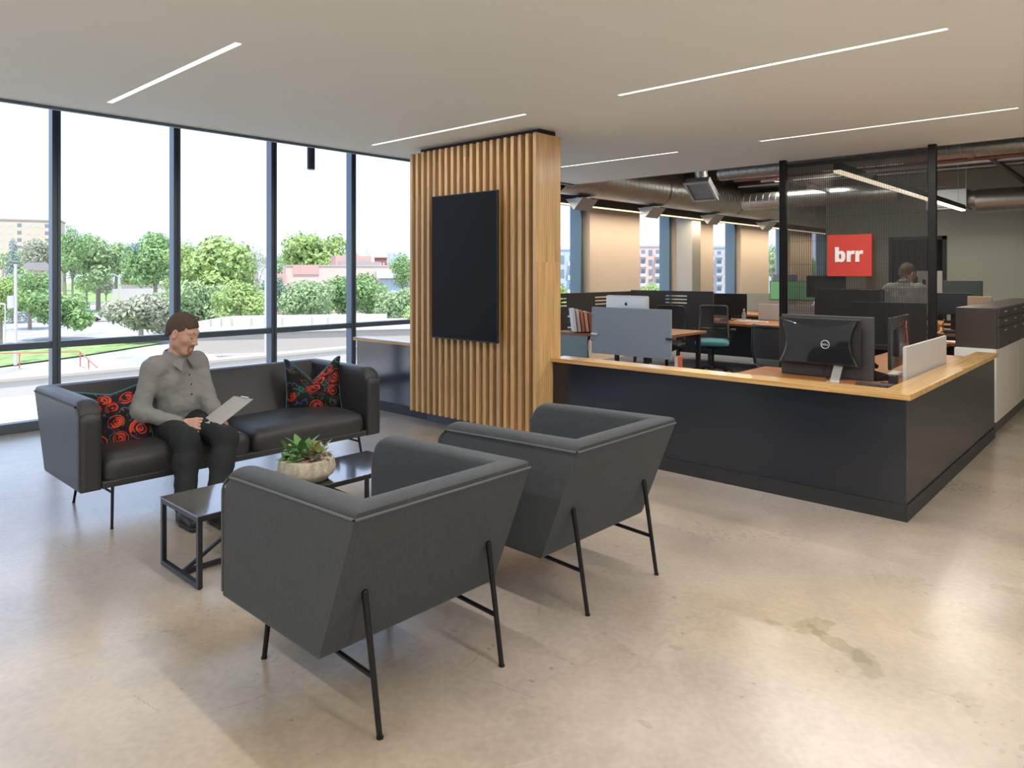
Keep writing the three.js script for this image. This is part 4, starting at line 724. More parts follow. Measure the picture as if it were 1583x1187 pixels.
function slottedPanel(label, x, z, turn, w, y0, y1, slotX) {
  const t = thing('slotted_divider', label, 'screen', [x, 0, z], turn); const hh = y1 - y0, s = new THREE.Shape([[-w / 2, y0], [w / 2, y0], [w / 2, y1], [-w / 2, y1]].map((p) => new THREE.Vector2(...p)));
  for (const [a, b] of slotX) for (let k = 0; k < 3; k++) { const y = y1 - 0.09 - k * 0.055, h = new THREE.Path([[a, y], [b, y], [b, y + 0.02], [a, y + 0.02]].map((p) => new THREE.Vector2(...p))); s.holes.push(h); }
  const g = new THREE.ExtrudeGeometry(s, { depth: 0.025, bevelEnabled: false }); mesh('board', flat(g), M(lin(0.045, 0.038, 0.034), 0.6), t);
  mesh('leg', [bx(-w / 2 + 0.05, -w / 2 + 0.09, 0, y0, 0, 0.025), bx(w / 2 - 0.09, w / 2 - 0.05, 0, y0, 0, 0.025)], mat.black, t); return t;
}
slottedPanel('long dark divider with slots beside the slatted column', -6.7, -9.25, Math.PI / 2, 2.4, 0.6, 1.2, [[-1.05, -0.75], [-0.05, 0.3], [0.8, 1.05]]);
slottedPanel('dark divider with slots behind the white computer', -5.9, -10.21, 0, 1.5, 0.6, 1.22, [[-0.1, 0.3]]);
{ const f = thing('paper_tray', 'white paper tray stack beside the slatted column', 'tray', [-5.85, 0.735, -7.75]); for (let k = 0; k < 3; k++) mesh('tray', bc(0, 0.03 + k * 0.075, 0, 0.3, 0.02, 0.24, 0.004), k === 1 ? mat.black : mat.paper, f); mesh('post', [bc(-0.14, 0.1, -0.11, 0.012, 0.2, 0.012), bc(0.14, 0.1, -0.11, 0.012, 0.2, 0.012)], mat.black, f); }
officeChair('dark mesh chair at the desk behind the grey board', -5.3, -9.05, 0.25, mat.black, mat.black, false, 1.0);

// --- row with the teal chair
desk('long wooden desk behind the teal chair', -6.45, -3.75, -11.35, -10.25, { back: true });
officeChair('mesh back chair with a teal seat', -4.98, -9.83, -2.75 + Math.PI, M(lin(0.1, 0.3, 0.36), 0.8), M(lin(0.09, 0.075, 0.07), 0.5), true, 0.99);
monitor('black monitor on the desk behind the teal chair', -5.3, -11.0, 0.12, 0.62, 0.36, 0.81, 0.735, { screen: M(lin(0.02, 0.02, 0.021), 0.25) });
panel('privacy_screen', 'lilac grey privacy screen at the back of the long desk', -4.95, -3.6, 0.735, 1.0, -11.4, -11.375, M(lin(0.45, 0.42, 0.43), 0.7));
{ const f = thing('laptop', 'thin silver laptop closed at the end of the long desk', 'laptop', [-3.95, 0.735, -10.55]); mesh('base', bc(0, 0.012, 0, 0.34, 0.012, 0.24, 0.004), mat.silver, f); mesh('lid', bc(0, 0.0225, 0, 0.34, 0.008, 0.24, 0.003), M(lin(0.3, 0.4, 0.4), 0.3, 0.4), f);
  const g = thing('keyboard', 'white keyboard in front of the long desk monitor', 'keyboard', [-4.75, 0.735, -10.75], 0.1); mesh('case', bc(0, 0.008, 0, 0.42, 0.016, 0.12, 0.004), mat.white, g); mesh('keys', bc(0, 0.018, 0, 0.4, 0.005, 0.1), mat.paleGrey, g);
  const b = thing('bottle', 'clear plastic bottle beside the monitor foot', 'bottle', [-4.98, 0.735, -10.9]); mesh('body', lathe([[0, 0], [0.03, 0], [0.033, 0.02], [0.033, 0.12], [0.012, 0.16], [0.012, 0.18]], 16), M(lin(0.8, 0.85, 0.87), 0.15, 0, { transmission: 0.8, thickness: 0 }), b); mesh('cap', cyl(0, 0.18, 0.195, 0, 0.013), mat.white, b); }
// --- row with the green lit monitors
desk('far desk below the pair of green screens', -6.2, -3.4, -13.9, -12.7, { back: true });
const greenScreen = M(lin(0.12, 0.3, 0.16), 0.35, 0, { emissive: lin(0.10, 0.24, 0.12), emissiveIntensity: 0.55 });
monitor('monitor showing green, first of the pair on the far desk', -5.22, -13.2, 0.3, 0.56, 0.36, 1.0, 0.735, { screen: greenScreen, group: 'green screens on the far desk' });
monitor('monitor showing green, second of the pair beside the mesh screen post', -4.66, -13.2, 0.3, 0.56, 0.36, 1.0, 0.735, { screen: greenScreen, group: 'green screens on the far desk' });
panel('privacy_screen', 'grey green screen between the far desks', -6.3, -5.3, 0.735, 1.1, -13.96, -13.93, M(lin(0.3, 0.33, 0.3), 0.7));
desk('farthest desk under the office windows', -6.4, -3.2, -15.5, -14.4, { back: true });
monitor('monitor back glimpsed above the green screens, bluish', -5.9, -14.9, Math.PI + 0.1, 0.5, 0.32, 1.15, 0.735, { body: M(lin(0.2, 0.26, 0.4), 0.4) });
monitor('brown monitor back glimpsed above the green screens', -5.1, -14.9, Math.PI + 0.1, 0.62, 0.32, 1.14, 0.735, { body: M(lin(0.16, 0.14, 0.12), 0.5) });
// --- behind the mesh screen
desk('desk behind the mesh screen', -3.3, -1.75, -9.0, -8.15, {});
panel('desk_divider', 'tall black divider below the red sign', -3.05, -2.35, 0.735, 1.32, -8.62, -8.58, M(lin(0.03, 0.032, 0.032), 0.6));
panel('desk_divider', 'wide black divider in front of the standing person', -2.6, -1.84, 0.735, 1.19, -8.4, -8.36, M(lin(0.02, 0.02, 0.023), 0.6));
monitor('grey green monitor behind the mesh screen', -2.62, -8.85, 0.1, 0.5, 0.32, 1.0, 0.735, { screen: M(lin(0.1, 0.13, 0.12), 0.3) });
desk('desk beyond the standing person', -4.6, -3.0, -12.65, -11.7, { back: true });
monitor('black monitor on an arm behind the red sign', -4.15, -12.2, 0.2, 0.6, 0.36, 1.1, 0.735, {});
{ const p = thing('printer', 'grey office printer behind the red sign', 'printer', [-3.4, 0.735, -12.2], 0.2); mesh('body', bc(0, 0.16, 0, 0.5, 0.32, 0.42, 0.02), M(lin(0.16, 0.17, 0.17), 0.5), p); mesh('scanner_lid', bc(0, 0.345, 0, 0.5, 0.05, 0.42, 0.01), mat.darkGrey, p); mesh('tray', bc(0, 0.1, 0.24, 0.4, 0.015, 0.12), mat.paleGrey, p);
  const pl = thing('potted_plant', 'small red flower pot behind the mesh screen', 'plant', [-3.08, 0.735, -11.82]); mesh('pot', lathe([[0, 0], [0.05, 0], [0.065, 0.11], [0.06, 0.11], [0.055, 0.09], [0, 0.09]], 20), mat.darkGrey, pl); const lm = M(lin(0.3, 0.08, 0.06), 0.7); for (let i = 0; i < 14; i++) { const a = i * 2.4, r = 0.02 + 0.07 * (i % 4) / 4; const q = new THREE.SphereGeometry(0.03, 6, 5); q.scale(1, 0.7, 0.5); mesh('leaf', moved(q, Math.cos(a) * r, 0.16 + 0.09 * rnd(), Math.sin(a) * r), i % 3 ? lm : M(lin(0.1, 0.22, 0.08), 0.7), pl); } }
// --- right side: desk, screens, cabinets
desk('desk with papers next to the black cabinets', -2.35, -1.52, -9.75, -9.02, {});
desk('desk below the two monitors beside the screen post', -2.75, -1.62, -11.6, -10.4, { back: true });
monitor('navy monitor, lower one beside the screen post', -2.1, -11.0, 0.1, 0.44, 0.29, 0.95, 0.735, { screen: M(lin(0.02, 0.03, 0.045), 0.35), group: 'monitors right of the screen post' });
desk('last desk under the higher monitor', -3.0, -1.7, -13.2, -12.2, { back: true });
monitor('dark teal monitor, higher one behind', -2.28, -12.6, 0.1, 0.52, 0.34, 1.05, 0.735, { screen: M(lin(0.03, 0.05, 0.05), 0.35), group: 'monitors right of the screen post' });
panel('privacy_screen', 'tan upright screen above the black cabinets', -1.78, -1.53, 0.735, 1.225, -10.15, -10.12, M(lin(0.5, 0.36, 0.27), 0.7));
{ for (const [x, h, r, l] of [[-2.52, 1.46, 0.02, 'tallest'], [-2.6, 1.36, 0.025, 'thick lower'], [-2.42, 1.42, 0.018, 'middle'], [-2.34, 1.39, 0.015, 'thin right hand']]) { const p = thing('monitor_pole', l + ' black monitor pole beside the screen post', 'pole', [x, 0.735, -10.9], 0, 'monitor poles'); mesh('pole', rod(V(0, 0, 0), V(0, h - 0.735, 0), r), mat.black, p); mesh('clamp', bc(0, 0.02, 0, 0.07, 0.04, 0.07, 0.005), mat.black, p); }
  const tr = thing('letter_tray', 'stack of black letter trays on the desk by the cabinets', 'tray', [-1.75, 0.735, -9.5], 0.2); for (let k = 0; k < 4; k++) mesh('tray', [bc(0, 0.02 + k * 0.06, 0, 0.3, 0.006, 0.24), bc(0, 0.035 + k * 0.06, 0.12, 0.3, 0.03, 0.006), bc(-0.15, 0.035 + k * 0.06, 0, 0.006, 0.03, 0.24), bc(0.15, 0.035 + k * 0.06, 0, 0.006, 0.03, 0.24)], mat.black, tr); for (let k = 0; k < 3; k++) mesh('papers', bc(0, 0.03 + k * 0.06, 0, 0.24, 0.012, 0.2), mat.paper, tr);
  const pp = thing('paper', 'white papers spread on the desk by the cabinets', 'paper', [-1.72, 0.735, -9.16], 0.1); mesh('sheet', bc(0, 0.003, 0, 0.42, 0.006, 0.16, 0.001), mat.paper, pp); mesh('sheet', bc(0.05, 0.008, -0.03, 0.3, 0.004, 0.2, 0.001).rotateY(0.2), mat.paper, pp);
  const rd = thing('desk_organizer', 'black wire organizer under the navy monitor', 'organizer', [-2.0, 0.735, -10.6]); mesh('frame', [bc(0, 0.01, 0, 0.3, 0.01, 0.12), bc(0, 0.12, -0.05, 0.3, 0.01, 0.01), bc(-0.145, 0.06, -0.05, 0.01, 0.12, 0.01), bc(0.145, 0.06, -0.05, 0.01, 0.12, 0.01), bc(0, 0.07, -0.05, 0.3, 0.008, 0.01)], mat.black, rd); }
{
  for (const [k, [z0, z1, l]] of [[-9.28, -7.97, 'white base cabinet where the low wall ends'], [-10.62, -9.285, 'second white base cabinet along the aisle'], [-11.96, -10.625, 'third white base cabinet along the aisle'], [-13.3, -11.965, 'farthest white base cabinet along the aisle']].entries()) {
    const c = thing('base_cabinet', l, 'cabinet', [-1.17, 0, (z0 + z1) / 2], 0, 'white base cabinets'), d = (z1 - z0) / 2;
    mesh('body', bx(-0.34, -0.02, 0.1, 0.785, -d, d), mat.white, c); mesh('plinth', bx(-0.33, -0.012, 0, 0.1, -d, d), M(lin(0.1, 0.085, 0.07), 0.6), c);
    for (const s of [-1, 1]) mesh('door', bx(-0.02, 0, 0.103, 0.783, s > 0 ? 0.002 : -d + 0.002, s > 0 ? d - 0.002 : -0.002, 0.003), M(lin(0.74, 0.69, 0.63), 0.4), c);
  }
  for (const [z0, z1, l] of [[-9.25, -8.07, 'black drawer cabinet above the white base, nearest'], [-10.45, -9.255, 'black drawer cabinet above the white base, next along'], [-11.65, -10.455, 'black drawer cabinet above the white base, farthest']]) {
    const c = thing('drawer_cabinet', l, 'cabinet', [-1.16, 0.785, (z0 + z1) / 2], 0, 'black drawer cabinets'), d = (z1 - z0) / 2, bm = M(lin(0.04, 0.032, 0.03), 0.4);
    mesh('body', bx(-0.36, -0.02, 0, 0.385, -d, d, 0.004), bm, c);
    for (const s of [-1, 1]) for (const [a, b] of [[0.005, 0.2], [0.204, 0.29], [0.294, 0.38]]) { const dr = mesh('drawer', bx(-0.02, 0, a, b, s > 0 ? 0.002 : -d + 0.004, s > 0 ? d - 0.004 : -0.002, 0.003), bm, c); mesh('handle', rod(V(0.012, b - 0.03, s * d / 2 - 0.06), V(0.012, b - 0.03, s * d / 2 + 0.06), 0.005), mat.silver, dr); }
  }
}
// ---------------------------------------------------------------- hanging mesh screen with the sign
{
  const z = -7.8, x0 = -3.11, x1 = -1.66, t = thing('mesh_screen', 'black framed metal mesh screen hanging down from the ceiling edge', 'screen', [0, 0, z]);
  for (const [x, y1] of [[x0, 2.748], [x1, 2.748]]) mesh('post', bx(x - 0.035, x + 0.035, 0.0, y1, -0.03, 0.03, 0.004), mat.blackMetal, t);
  mesh('top_rail', bx(x0, x1, 2.66, 2.70, -0.015, 0.015), mat.black, t); mesh('bottom_rail', bx(x0, x1, 0.74, 0.78, -0.015, 0.015), mat.black, t);
  const wires = []; const n = 150; for (let i = 1; i < n; i++) { const x = x0 + (x1 - x0) * i / n; wires.push(new THREE.BoxGeometry(0.006, 1.88, 0.003).translate(x, 1.72, 0)); }
  for (let k = 0; k < 8; k++) wires.push(new THREE.BoxGeometry(x1 - x0, 0.0025, 0.002).translate((x0 + x1) / 2, 0.85 + k * 0.25, 0.002));
  mesh('wire_mesh', wires, M(lin(0.03, 0.03, 0.028), 0.5, 0.4), t).userData.kind = 'stuff';
  const s = thing('sign', 'square red sign with white letters on the mesh screen', 'sign', [-2.407, 1.688, z + 0.03]);
  mesh('board', bc(0, 0, 0, 0.43, 0.43, 0.04, 0.003), M(lin(0.62, 0.055, 0.04), 0.45), s);
  mesh('lettering', moved(letters('brr', 0.138, 0.012), 0, 0.01, 0.018), M(lin(0.9, 0.9, 0.9), 0.5), s);
}
// ---------------------------------------------------------------- ceiling services of the office
{
  function spiral(name, label, a, b, R, cat = 'duct') {   // spiral seamed round duct
    const t = thing(name, label, cat), n = Math.round(b.distanceTo(a) / 0.13), d = b.clone().sub(a), u = d.clone().normalize(), q = new THREE.Quaternion().setFromUnitVectors(V(0, 1, 0), u);
    const body = new THREE.CylinderGeometry(R, R, d.length(), 40, 1, true); body.applyQuaternion(q); const c = a.clone().add(b).multiplyScalar(0.5); body.translate(c.x, c.y, c.z); mesh('tube', flat(body), mat.duct, t);
    const ribs = []; for (let i = 0; i < n; i++) { const r = new THREE.TorusGeometry(R, 0.006, 4, 28); r.rotateX(0.16); r.rotateX(Math.PI / 2); r.applyQuaternion(q); const p = a.clone().addScaledVector(u, (i + 0.5) * 0.13); r.translate(p.x, p.y, p.z); ribs.push(flat(r)); } mesh('seam', ribs, mat.duct, t).userData.kind = 'stuff';
    const caps = []; for (let k = 1; k < d.length() / 3; k++) { const p = a.clone().addScaledVector(u, k * 3), r = new THREE.CylinderGeometry(R + 0.012, R + 0.012, 0.06, 40, 1, true); r.applyQuaternion(q); r.translate(p.x, p.y, p.z); caps.push(flat(r)); } caps.forEach((c) => mesh('collar', c, mat.duct, t));
    const hs = []; for (let k = 0; k < d.length() / 2.4; k++) { const p = a.clone().addScaledVector(u, 0.8 + k * 2.4); if (p.y + R < ROOF) hs.push(rod(V(p.x, p.y + R - 0.01, p.z), V(p.x, ROOF, p.z), 0.006, 0.006, 6)); } hs.forEach((h) => mesh('hanger', h, mat.galv, t)); return t;
  }
  spiral('air_duct', 'large spiral air duct running along the office windows', V(-6.85, 3.03, -8.4), V(-6.85, 3.03, -24.0), 0.3);
  spiral('air_duct', 'slim spiral air duct crossing just behind the ceiling edge', V(-4.6, 2.9, -9.3), V(3.0, 2.9, -9.3), 0.1);
  spiral('air_duct', 'short fat spiral duct on the grey far wall', V(-2.42, 2.76, -14.6), V(1.5, 2.76, -14.6), 0.2);
  spiral('air_duct', 'long spiral duct seen dimly through the mesh screen', V(-6.2, 2.92, -13.6), V(-3.4, 2.92, -13.6), 0.16);
  const vb = thing('air_box', 'grey sheet metal air box beside the fat duct', 'air box', [-2.85, 2.8, -14.6]); mesh('body', bc(0, 0, 0, 0.62, 0.34, 0.5), mat.galv, vb); mesh('collar', rod(V(0.31, 0, 0), V(0.42, 0, 0), 0.15, 0.15, 24), mat.duct, vb); mesh('control_box', bc(-0.1, -0.05, 0.28, 0.22, 0.16, 0.06), mat.white, vb); mesh('label_plate', bc(0.16, -0.08, 0.253, 0.1, 0.06, 0.006), mat.paper, vb); mesh('hanger', [rod(V(-0.3, 0.18, 0.2), V(-0.3, 0.75, 0.2), 0.008), rod(V(0.3, 0.18, 0.2), V(0.3, 0.75, 0.2), 0.008)], mat.galv, vb);
  // wedge shaped air outlets hanging under the big duct
  const wl = ['nearest the slatted column', 'second from the slatted column', 'third from the slatted column', 'fourth from the slatted column'];
  [-9.15, -11.25, -13.6, -16.3].forEach((z, i) => { const t = thing('air_outlet', 'sheet metal wedge outlet under the duct, ' + wl[i], 'air outlet', [-6.9, 2.69, z], 0, 'wedge air outlets'); mesh('body', poly([[-0.17, 0], [0.17, 0], [0, -0.18]], 0.42), mat.galv, t); mesh('collar', cyl(0, -0.02, 0.02, 0, 0.15), mat.duct, t); });
  // return air grille
  const gr = thing('air_grille', 'square return air grille below the ceiling edge', 'grille', [-5.42, 2.8, -10.3]); gr.rotation.order = 'YXZ'; gr.rotation.set(0.9, 0.0, 0);
  for (const [w, h, x, y] of [[0.44, 0.035, 0, 0.2], [0.44, 0.035, 0, -0.2], [0.035, 0.44, 0.2, 0], [0.035, 0.44, -0.2, 0]]) mesh('frame', bc(x, y, 0, w, h, 0.03), mat.paleGrey, gr); for (let k = 0; k < 12; k++) mesh('slat', bc(0, -0.165 + k * 0.03, -0.01, 0.37, 0.006, 0.02).rotateX(0), mat.galv, gr); mesh('plenum', bc(0, 0, -0.06, 0.4, 0.4, 0.09), mat.galv, gr); mesh('neck', rod(V(0, 0.0, -0.1), V(0, 0.56, -0.54), 0.1, 0.1, 16), mat.duct, gr);
  // window light line: a long bar of light with a dark body
  const LX = -7.28, led = thing('linear_light', 'long warm light bar over the office windows', 'light', [LX, 2.64, -16.0]);
  mesh('housing', bx(-0.05, 0.05, 0.012, 0.13, -7.5, 7.5), mat.darkGrey, led); const warm = new THREE.MeshStandardMaterial({ color: 0xffffff, emissive: lin(1, 0.72, 0.42), emissiveIntensity: 1.35 }); mesh('lamp_diffuser', bx(-0.045, 0.05, 0, 0.012, -7.5, 7.5), warm, led);
  const ra = new THREE.RectAreaLight(lin(1, 0.8, 0.56), 42, 0.09, 15); ra.rotation.x = -Math.PI / 2; ra.position.set(0, -0.004, 0); led.add(ra);
  struct('window_header', bx(-7.95, -7.34, 2.72, ROOF, ZF, -8.3), M(lin(0.3, 0.31, 0.3), 0.85), 'boxed header above the office windows');
  // pendant bar light behind the mesh screen
  const pd = thing('pendant_light', 'slanting looking bar pendant light behind the mesh screen', 'light', [-2.57, 2.586, -11.07]);
  mesh('housing', bx(-0.035, 0.035, 0.014, 0.09, -3.2, 3.2), mat.black, pd); mesh('lamp_diffuser', bx(-0.034, 0.034, -0.012, 0.014, -3.2, 3.2), new THREE.MeshStandardMaterial({ color: 0xffffff, emissive: lin(1, 0.82, 0.58), emissiveIntensity: 2.2 }), pd);
  const rp = new THREE.RectAreaLight(lin(1, 0.84, 0.62), 55, 0.066, 6.4); rp.rotation.x = -Math.PI / 2; rp.position.set(0, -0.016, 0); pd.add(rp);
  mesh('cable', [rod(V(0, 0.09, -2.8), V(0, ROOF - 2.586, -2.8), 0.003), rod(V(0, 0.09, 2.6), V(0, ROOF - 2.586, 2.6), 0.003)], mat.galv, pd);
  // strip lights under the deck
  const strip = new THREE.MeshStandardMaterial({ color: 0xffffff, emissive: lin(0.95, 0.95, 0.85), emissiveIntensity: 0.9 });
  for (const [x, y, z, w, l] of [[-1.9, 3.12, -10.6, 0.6, 'right of the screen post'], [-3.6, 3.2, -12.2, 1.2, 'seen through the mesh screen'], [-4.1, 3.25, -10.4, 1.2, 'left of the screen post under the deck'], [-4.9, 3.25, -13.4, 1.2, 'deeper in the office left of the post'], [-5.0, 3.25, -16.9, 1.2, 'beyond the corner of the far wall']]) {
    const t = thing('strip_light', 'white strip light, ' + l, 'light', [x, y, z], 0, 'strip lights under the deck'); mesh('housing', bx(-w / 2, w / 2, 0.01, 0.07, -0.05, 0.05), mat.white, t); mesh('lamp_diffuser', bx(-w / 2, w / 2, 0, 0.01, -0.04, 0.04), strip, t); mesh('hanger', [rod(V(-w / 2 + 0.1, 0.07, 0), V(-w / 2 + 0.1, ROOF - y, 0), 0.004), rod(V(w / 2 - 0.1, 0.07, 0), V(w / 2 - 0.1, ROOF - y, 0), 0.004)], mat.galv, t);
    const r = new THREE.RectAreaLight(lin(1, 0.94, 0.84), 115, w, 0.08); r.rotation.x = -Math.PI / 2; r.position.y = -0.004; t.add(r);
  }
  // pipes and rails
  const pipe = (label, a, b, r, m) => { const t = thing('conduit', label, 'pipe'); mesh('pipe', rod(V(...a), V(...b), r, r, 10), m, t); const d = V(...b).sub(V(...a)); for (let k = 1; k < 5; k++) { const p = V(...a).addScaledVector(d, k / 5); mesh('hanger', rod(p, V(p.x, ROOF, p.z), 0.005, 0.005, 5), mat.galv, t); } return t; };
  pipe('pale conduit crossing the office right of the post', [-5.0, 3.05, -11.6], [3, 3.05, -11.6], 0.025, mat.galv); pipe('red brown sprinkler pipe under the slim duct', [-4.6, 2.84, -9.75], [3, 2.84, -9.75], 0.018, M(lin(0.35, 0.12, 0.1), 0.5)); pipe('thin pipe farther back over the office', [-6.0, 3.15, -12.9], [0, 3.15, -12.9], 0.018, mat.galv); pipe('grey conduit deep in the office', [-6.2, 3.12, -15.2], [-3, 3.12, -15.2], 0.02, mat.galv);
  for (const [l, a, b] of [['black rail slanting away at the right edge', [-1.72, 3.06, -9.8], [-1.72, 3.02, -15.6]], ['black rail left of the screen post', [-4.55, 3.02, -9.9], [-4.55, 3.0, -15.6]]]) { const t = thing('ceiling_rail', l, 'rail'); mesh('rail', bar(V(...a), V(...b), 0.06, 0.05), mat.black, t); mesh('hanger', [rod(V(a[0], a[1], a[2] - 0.4), V(a[0], ROOF, a[2] - 0.4), 0.006), rod(V(b[0], b[1], b[2] + 0.4), V(b[0], ROOF, b[2] + 0.4), 0.006)], mat.galv, t); }
  for (let k = 0; k < 6; k++) struct('beam', bx(-7.9, XR, 3.4, ROOF, -9.6 - k * 1.9, -9.4 - k * 1.9), mat.roof, 'dark deck beam over the office');
  // can light hanging in the window slot of the lounge
  const cn = thing('can_light', 'black cylinder light hanging before the windows', 'light', [-7.0, 0, -4.3]); mesh('can', cyl(0, 2.66, 2.98, 0, 0.042, 0.042, 24), M(lin(0.05, 0.07, 0.1), 0.5), cn); mesh('stem', cyl(0, 2.98, ROOF, 0, 0.008), mat.black, cn); mesh('rim', cyl(0, 2.652, 2.66, 0, 0.036, 0.04, 24), mat.silver, cn);
}

// ---------------------------------------------------------------- people
const noise = new ImprovedNoise();
function surfaceNets(fn, lo, hi, cell) {
  const nx = Math.ceil((hi.x - lo.x) / cell) + 1, ny = Math.ceil((hi.y - lo.y) / cell) + 1, nz = Math.ceil((hi.z - lo.z) / cell) + 1, f = new Float32Array(nx * ny * nz), p = V(0, 0, 0);
  const id = (i, j, k) => (k * ny + j) * nx + i;
  for (let k = 0; k < nz; k++) for (let j = 0; j < ny; j++) for (let i = 0; i < nx; i++) { p.set(lo.x + i * cell, lo.y + j * cell, lo.z + k * cell); f[id(i, j, k)] = fn(p); }
  const vid = new Int32Array(nx * ny * nz).fill(-1), pos = [], idx = [], E = [[0, 1], [2, 3], [4, 5], [6, 7], [0, 2], [1, 3], [4, 6], [5, 7], [0, 4], [1, 5], [2, 6], [3, 7]], v = new Float32Array(8);
  for (let k = 0; k < nz - 1; k++) for (let j = 0; j < ny - 1; j++) for (let i = 0; i < nx - 1; i++) {
    let m = 0; for (let c = 0; c < 8; c++) { v[c] = f[id(i + (c & 1), j + (c >> 1 & 1), k + (c >> 2))]; if (v[c] < 0) m++; } if (m === 0 || m === 8) continue;
    let x = 0, y = 0, z = 0, n = 0; for (const [a, b] of E) if ((v[a] < 0) !== (v[b] < 0)) { const t = v[a] / (v[a] - v[b]); x += (a & 1) + ((b & 1) - (a & 1)) * t; y += (a >> 1 & 1) + ((b >> 1 & 1) - (a >> 1 & 1)) * t; z += (a >> 2) + ((b >> 2) - (a >> 2)) * t; n++; }
    vid[id(i, j, k)] = pos.length / 3; pos.push(lo.x + (i + x / n) * cell, lo.y + (j + y / n) * cell, lo.z + (k + z / n) * cell);
  }
  const quad = (a, b, c, d, s) => { if (a < 0 || b < 0 || c < 0 || d < 0) return; if (s) idx.push(a, b, c, a, c, d); else idx.push(a, c, b, a, d, c); };
  for (let k = 1; k < nz - 1; k++) for (let j = 1; j < ny - 1; j++) for (let i = 1; i < nx - 1; i++) {
    const a = f[id(i, j, k)] < 0;
    if (a !== f[id(i + 1, j, k)] < 0) quad(vid[id(i, j - 1, k - 1)], vid[id(i, j, k - 1)], vid[id(i, j, k)], vid[id(i, j - 1, k)], a);
    if (a !== f[id(i, j + 1, k)] < 0) quad(vid[id(i - 1, j, k - 1)], vid[id(i - 1, j, k)], vid[id(i, j, k)], vid[id(i, j, k - 1)], a);
    if (a !== f[id(i, j, k + 1)] < 0) quad(vid[id(i - 1, j - 1, k)], vid[id(i, j - 1, k)], vid[id(i, j, k)], vid[id(i - 1, j, k)], a);
  }
  const g = new THREE.BufferGeometry(); g.setAttribute('position', new THREE.Float32BufferAttribute(pos, 3)); g.setIndex(idx); g.computeVertexNormals(); return g;
}
function cone(p, a, b, ra, rb) { const bx_ = b.x - a.x, by = b.y - a.y, bz = b.z - a.z, px = p.x - a.x, py = p.y - a.y, pz = p.z - a.z; let t = (px * bx_ + py * by + pz * bz) / (bx_ * bx_ + by * by + bz * bz + 1e-9); t = t < 0 ? 0 : t > 1 ? 1 : t; return Math.hypot(px - bx_ * t, py - by * t, pz - bz * t) - (ra + (rb - ra) * t); }
function ell(x, y, z, cx, cy, cz, rx, ry, rz) { const a = (x - cx) / rx, b = (y - cy) / ry, c = (z - cz) / rz, l = Math.hypot(a, b, c); return (l - 1) * Math.min(rx, ry, rz); }
const smin = (a, b, k) => { const h = Math.max(k - Math.abs(a - b), 0) / k; return Math.min(a, b) - h * h * k * 0.25; };
function bonesField(bones, k) { return (p) => { let d = 1e3; for (const [a, b, ra, rb] of bones) d = smin(d, cone(p, a, b, ra, rb), k); return d; }; }
function boundsOf(bones, pad) { const b = new THREE.Box3(); for (const [p, q, ra, rb] of bones) for (const [v, r] of [[p, ra], [q, rb]]) { b.expandByPoint(v.clone().addScalar(r + pad)); b.expandByPoint(v.clone().addScalar(-r - pad)); } return b; }
// head in its own axes: x to the face, y up, z to its right
function headField(x, y, z) {
  const az = Math.abs(z); let d = ell(x, y, z, -0.012, 0.035, 0, 0.1, 0.1, 0.078);
  d = smin(d, ell(x, y, z, 0.028, -0.035, 0, 0.068, 0.08, 0.06), 0.04);
  d = smin(d, Math.hypot(x - 0.068, y + 0.1, z * 0.8) - 0.028, 0.04);
  d = smin(d, Math.hypot(x - 0.0, y + 0.06, az - 0.042) - 0.028, 0.04);
  d = smin(d, Math.hypot(x - 0.055, y + 0.018, az - 0.042) - 0.026, 0.025);
  const q = V(x, y, az); d = smin(d, cone(q, V(0.084, 0.034, 0.008), V(0.072, 0.036, 0.045), 0.013, 0.011), 0.016);
  d = -smin(-d, Math.hypot(x - 0.106, y - 0.012, az - 0.031) - 0.019, 0.012) ; 
  d = smin(d, Math.hypot(x - 0.076, y - 0.010, az - 0.031) - 0.0145, 0.006);
  d = smin(d, cone(q, V(0.088, 0.018, 0), V(0.113, -0.03, 0), 0.008, 0.0115), 0.012); d = smin(d, Math.hypot(x - 0.098, y + 0.034, az - 0.012) - 0.0085, 0.008);
  d = smin(d, cone(q, V(0.095, -0.062, 0), V(0.086, -0.064, 0.02), 0.0075, 0.004), 0.007); d = smin(d, cone(q, V(0.093, -0.074, 0), V(0.086, -0.071, 0.017), 0.008, 0.004), 0.007);
  const ear = Math.max(ell(x, y, az, -0.004, -0.002, 0.083, 0.02, 0.034, 0.012), -ell(x, y, az, 0.0, 0.0, 0.094, 0.011, 0.022, 0.008)); d = smin(d, ear, 0.008);
  return d;
}
